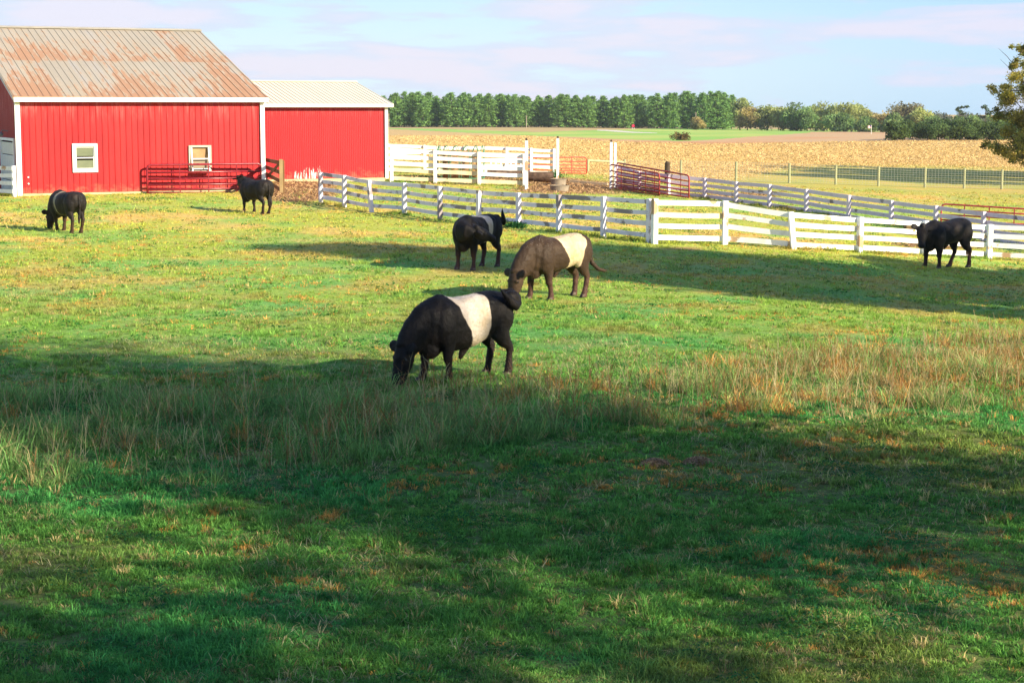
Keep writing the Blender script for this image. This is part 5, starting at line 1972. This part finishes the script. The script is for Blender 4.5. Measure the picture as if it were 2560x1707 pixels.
# the unmown strip of long grass and weeds
def strip_amount(x, y):
    px = 1280 + F * x / np.maximum(y, 1)
    lo = np.interp(px, [-300, 0, 600, 1000, 1300, 1800, 2200, 2560, 2900], [1245, 1240, 1215, 1160, 1115, 1080, 1065, 1050, 1040])   # near edge (pixel row)
    hi = np.interp(px, [-300, 0, 600, 900, 1300, 1500, 1800, 2200, 2560, 2900], [985, 975, 965, 955, 950, 940, 900, 850, 830, 820])
    _, py, _ = project(x, y, H(x, y, False))
    nz = jitter(x, y, 22, 1.6, 91)
    a = np.clip((lo + nz - py) / 34, 0, 1) * np.clip((py - hi + nz) / 40, 0, 1)
    return a, px, py


n = 42000
x, y = fan_points(rg, 18.5, 42, n)
a, px, py = strip_amount(x, y)
clump = np.clip(fbm(x / .9, y / .9, 95, 4) * 4.0 - 1.5, 0, 1)
m = rg.random(n) < a * (.35 + .65 * clump)
x, y, px, a, clump = x[m], y[m], px[m], a[m], clump[m]
n = len(x)
h = (.12 + .30 * rg.random(n) ** 1.5) * (.35 + 1.0 * clump) * (.6 + .4 * a)
tone = fbm(x / 1.3, y / 1.3, 96, 3)
right = np.clip((px - 1350) / 700, 0, 1)
gcol = np.array([.11, .31, .075]) * (1 - tone[:, None]) + np.array([.28, .40, .13]) * tone[:, None]
c = gcol * rg.uniform(.55, 1.4, (n, 1))
r_ = rg.random(n)
ps = .14 + .34 * right
c[r_ < ps] = np.array([.50, .40, .19]) * rg.uniform(.6, 1.3, (int((r_ < ps).sum()), 1))
m2 = (fbm(x / .8 + 4, y / .8, 97, 3) > (.68 - .15 * right)) & (rg.random(n) < .5)
c[m2] = np.array([.60, .32, .10]) * rg.uniform(.5, 1.3, (int(m2.sum()), 1))
join_grass('tall_grass', [tufts('t', rg, x, y, 15, np.full(n, .07), h, np.full(n, .0046), c, 1.35, .42, True)])


# longer grass left standing along the foot of the board fences
fx, fy = [], []
for line in FENCE_LINES:
    for p0, p1 in zip(line[:-1], line[1:]):
        L_ = (p1 - p0).length
        q = rg.random(int(L_ * 26))
        fx.append(p0.x + (p1.x - p0.x) * q + rg.normal(0, .12, len(q))); fy.append(p0.y + (p1.y - p0.y) * q + rg.normal(0, .12, len(q)))
fx = np.concatenate(fx); fy = np.concatenate(fy)
m = (fbm(fx / .7, fy / .7, 141, 3) > .47) & keep_off(fx, fy)
fx, fy = fx[m], fy[m]
n = len(fx)
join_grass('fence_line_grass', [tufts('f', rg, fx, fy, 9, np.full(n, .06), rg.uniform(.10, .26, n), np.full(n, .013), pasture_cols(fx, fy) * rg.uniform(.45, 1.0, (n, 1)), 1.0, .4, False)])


# branching dry weeds in the strip, and seed stalks
def weeds(name, rng, n, d0, d1, hr, colr_fn, cond, branches=6, thick=.0042):
    x, y = fan_points(rng, d0, d1, n)
    a, px, py = strip_amount(x, y)
    m = rng.random(n) < a * cond(x, y, px)
    x, y, px = x[m], y[m], px[m]
    z = H(x, y)
    N = len(x)
    h = rng.uniform(*hr, N)
    lx = rng.normal(0, .22, N); ly = rng.normal(0, .22, N)
    segs, cols_, ths = [], [], []
    base = np.stack([x, y, z], 1)
    tip = base + np.stack([lx * h, ly * h, h], 1)
    cc = colr_fn(rng, px, N)
    segs.append((base, tip)); cols_.append(cc); ths.append(np.full(N, thick))
    for b in range(branches):
        q = rng.uniform(.3, .98, N)[:, None]
        s = base + (tip - base) * q
        d = rng.normal(size=(N, 3)); d[:, 2] = np.abs(d[:, 2]) * .9 + .1
        d /= np.linalg.norm(d, axis=1)[:, None]
        e = s + d * (h * rng.uniform(.12, .42, N))[:, None]
        segs.append((s, e)); cols_.append(cc * rng.uniform(.7, 1.4, (N, 1))); ths.append(np.full(N, thick * .8))
    A = np.concatenate([s[0] for s in segs]); B = np.concatenate([s[1] for s in segs]); C = np.concatenate(cols_); T = np.concatenate(ths)[:, None]
    k = len(A)
    an = rng.uniform(0, 6.28, k)
    sd = np.stack([np.cos(an), np.sin(an) * .3, np.zeros(k)], 1)
    vs = np.stack([A - sd * T, A + sd * T, B + sd * T * .5, B - sd * T * .5], 1).reshape(-1, 3)
    o = np_mesh(name, vs, np.arange(len(vs)), np.arange(0, len(vs), 4), M['grass'], np.repeat(C, 4, 0))
    tag(o, kind='stuff')


weeds('dry_weeds', rg, 12000, 19, 40, (.22, .55), lambda r, px, N: np.array([.30, .15, .065]) * r.uniform(.5, 1.5, (N, 1)), lambda x, y, px: .75 * np.clip(fbm(x / 1.1, y / 1.1, 99, 3) * 4 - 1.9 + .6 * np.clip((px - 1500) / 600, 0, 1), 0, 1), 9)
weeds('seed_stalks', rg, 9000, 20.5, 40, (.30, .62), lambda r, px, N: np.array([.48, .40, .22]) * r.uniform(.6, 1.3, (N, 1)), lambda x, y, px: .42 + 0 * x, 3, .0045)

# leafy green ground plants here and there
def leafy(name, rng, n, d0, d1, thr, seed, sz, cA, cB, extra=None):
    x, y = fan_points(rng, d0, d1, n)
    m = keep_off(x, y)
    x, y = x[m], y[m]
    f = fbm(x / .8, y / .8, seed, 3)
    m = f > thr
    if extra is not None: m &= extra(x, y)
    x, y, f = x[m], y[m], f[m]
    z = H(x, y) + rng.uniform(.01, .09, len(x)) * np.clip((f - thr) * 12, .3, 1.6)
    t = rng.random((len(x), 1))
    C = (np.array(cA) * (1 - t) + np.array(cB) * t) * rng.uniform(.7, 1.3, (len(x), 1))
    v, c = leaf_quads(rng, np.stack([x, y, z], 1), sz, C, .35, .6)
    tag(np_mesh(name, v, np.arange(len(v)), np.arange(0, len(v), 4), M['grass'], c), kind='stuff')


leafy('clover', rg, 260000, 10, 32, .66, 121, .030, (.02, .11, .04), (.05, .19, .06))
leafy('clover', rg, 160000, 32, 80, .69, 122, .07, (.03, .14, .035), (.07, .22, .05))

# straw litter over the dirt and flakes of corn residue on the stubble
def litter(name, rng, x, y, sz, C, lift=.02):
    z = H(x, y) + lift
    n = len(x)
    a = rng.uniform(0, 6.28, n); pit = rng.uniform(-.5, .9, n)
    d = np.stack([np.cos(a) * np.cos(pit), np.sin(a) * np.cos(pit), np.sin(pit)], 1)
    u = np.cross(d, rng.normal(size=(n, 3))); u /= np.linalg.norm(u, axis=1)[:, None]
    s = sz * rng.uniform(.5, 1.5, n)
    c = np.stack([x, y, z], 1) + np.array([0, 0, 1]) * (np.abs(np.sin(pit)) * s * .4)[:, None]
    A = d * s[:, None] * .5; B = u * s[:, None] * .11
    vs = np.stack([c - A - B, c - A + B, c + A + B * .4, c + A - B * .4], 1).reshape(-1, 3)
    tag(np_mesh(name, vs, np.arange(len(vs)), np.arange(0, len(vs), 4), M['straw'], np.repeat(C, 4, 0)), kind='stuff')


x, y = fan_points(rg, 62, 112, 160000)
dm_ = dirt_amount(x, y); m = (rg.random(len(x)) < dm_ * .8) & keep_off(x, y)
x, y = x[m], y[m]
litter('straw_litter', rg, x, y, np.full(len(x), .14), np.array([.40, .26, .13]) * rg.uniform(.4, 1.4, (len(x), 1)))
X, Yl, Sz = [], [], []
for (d0, d1, n, s) in [(100, 135, 200000, .12), (135, 185, 190000, .16), (185, 260, 150000, .21), (260, 370, 100000, .28)]:
    x, y = fan_points(rg, d0, d1, n, .31)
    px, py, _ = project(x, y, H(x, y))
    m = (py < near_stub(px) + jitter(x, y, 1, 9.0, 3) * 9 + np.abs(rg.normal(0, 7, n))) & (py > soil_low(px)) & keep_off(x, y)
    X.append(x[m]); Yl.append(y[m]); Sz.append(np.full(m.sum(), s))
X = np.concatenate(X); Yl = np.concatenate(Yl); Sz = np.concatenate(Sz)
pal = np.array([[.64, .46, .20], [.57, .40, .17], [.76, .58, .29], [.47, .32, .13]])
C = pal[rg.choice(4, len(X), p=[.4, .3, .15, .15])] * rg.uniform(.7, 1.15, (len(X), 1))
litter('corn_stubble', rg, X, Yl, Sz, C, .04)

# two little heaps of dead grass and earth
for k, (px, py) in enumerate([(1637, 1163), (1746, 1158)]):
    g = gp(px, py)
    rng = np.random.default_rng(k)
    n = 1500
    rr = np.sqrt(rng.random(n)) * .15; aa = rng.uniform(0, 6.28, n)
    xx = rr * np.cos(aa) * 1.3; yy = rr * np.sin(aa)
    zz2 = .075 * np.clip(1 - (rr / .16) ** 2, 0, 1) + rng.uniform(-.01, .012, n)
    Cc = np.array([.36, .24, .14]) * rng.uniform(.4, 1.6, (n, 1))
    v, c = leaf_quads(rng, np.stack([xx, yy, zz2], 1), .05, Cc, .3, .25)
    o = np_mesh('grass_heap', v, np.arange(len(v)), np.arange(0, len(v), 4), M['straw'], c, loc=g)
    tag(o, ['left of two small brown heaps of dead grass in the shaded foreground', 'right of two small brown heaps of dead grass in the shaded foreground'][k], 'grass heap')
# green weeds growing at the foot of the pen fence and by the red gate
for k, (px, py, wd, hh, lab) in enumerate([(1062, 457, 1.4, .35, 'patch of green weeds against the foot of the pen fence'), (1388, 446, .6, .5, 'small green weed growing by the rusty trough'), (1290, 570, .5, .22, 'low green weed at the foot of the peeling fence behind the brownish cow')]):
    g = gp(px, py)
    rng = np.random.default_rng(50 + k)
    n = 900
    P3 = rng.normal(size=(n, 3)) * np.array([wd * .35, .25, hh * .3]) + np.array([0, 0, hh * .35])
    P3[:, 2] = np.abs(P3[:, 2])
    Cc = np.array([.05, .17, .05]) * rng.uniform(.5, 1.5, (n, 1))
    v, c = leaf_quads(rng, P3, .09, Cc, .1, .5)
    root = empty('weed', g, lab, 'weed')
    np_mesh('foliage', v, np.arange(len(v)), np.arange(0, len(v), 4), M['leaf'], c, root)

# thin autumn haze over the far fields
mb = MB()
mb.box((0, 420, 2.0), (1500, 1180, 80))
hz_m, n = new_mat('haze_air')
pv = n.new('ShaderNodeVolumePrincipled')
pv.inputs['Color'].default_value = (.93, .95, 1, 1)
pv.inputs['Density'].default_value = 0.00012
pv.inputs['Anisotropy'].default_value = 0.3
n.new('ShaderNodeOutputMaterial', Volume=pv.outputs[0])
tag(mb.build('haze', hz_m), kind='stuff')
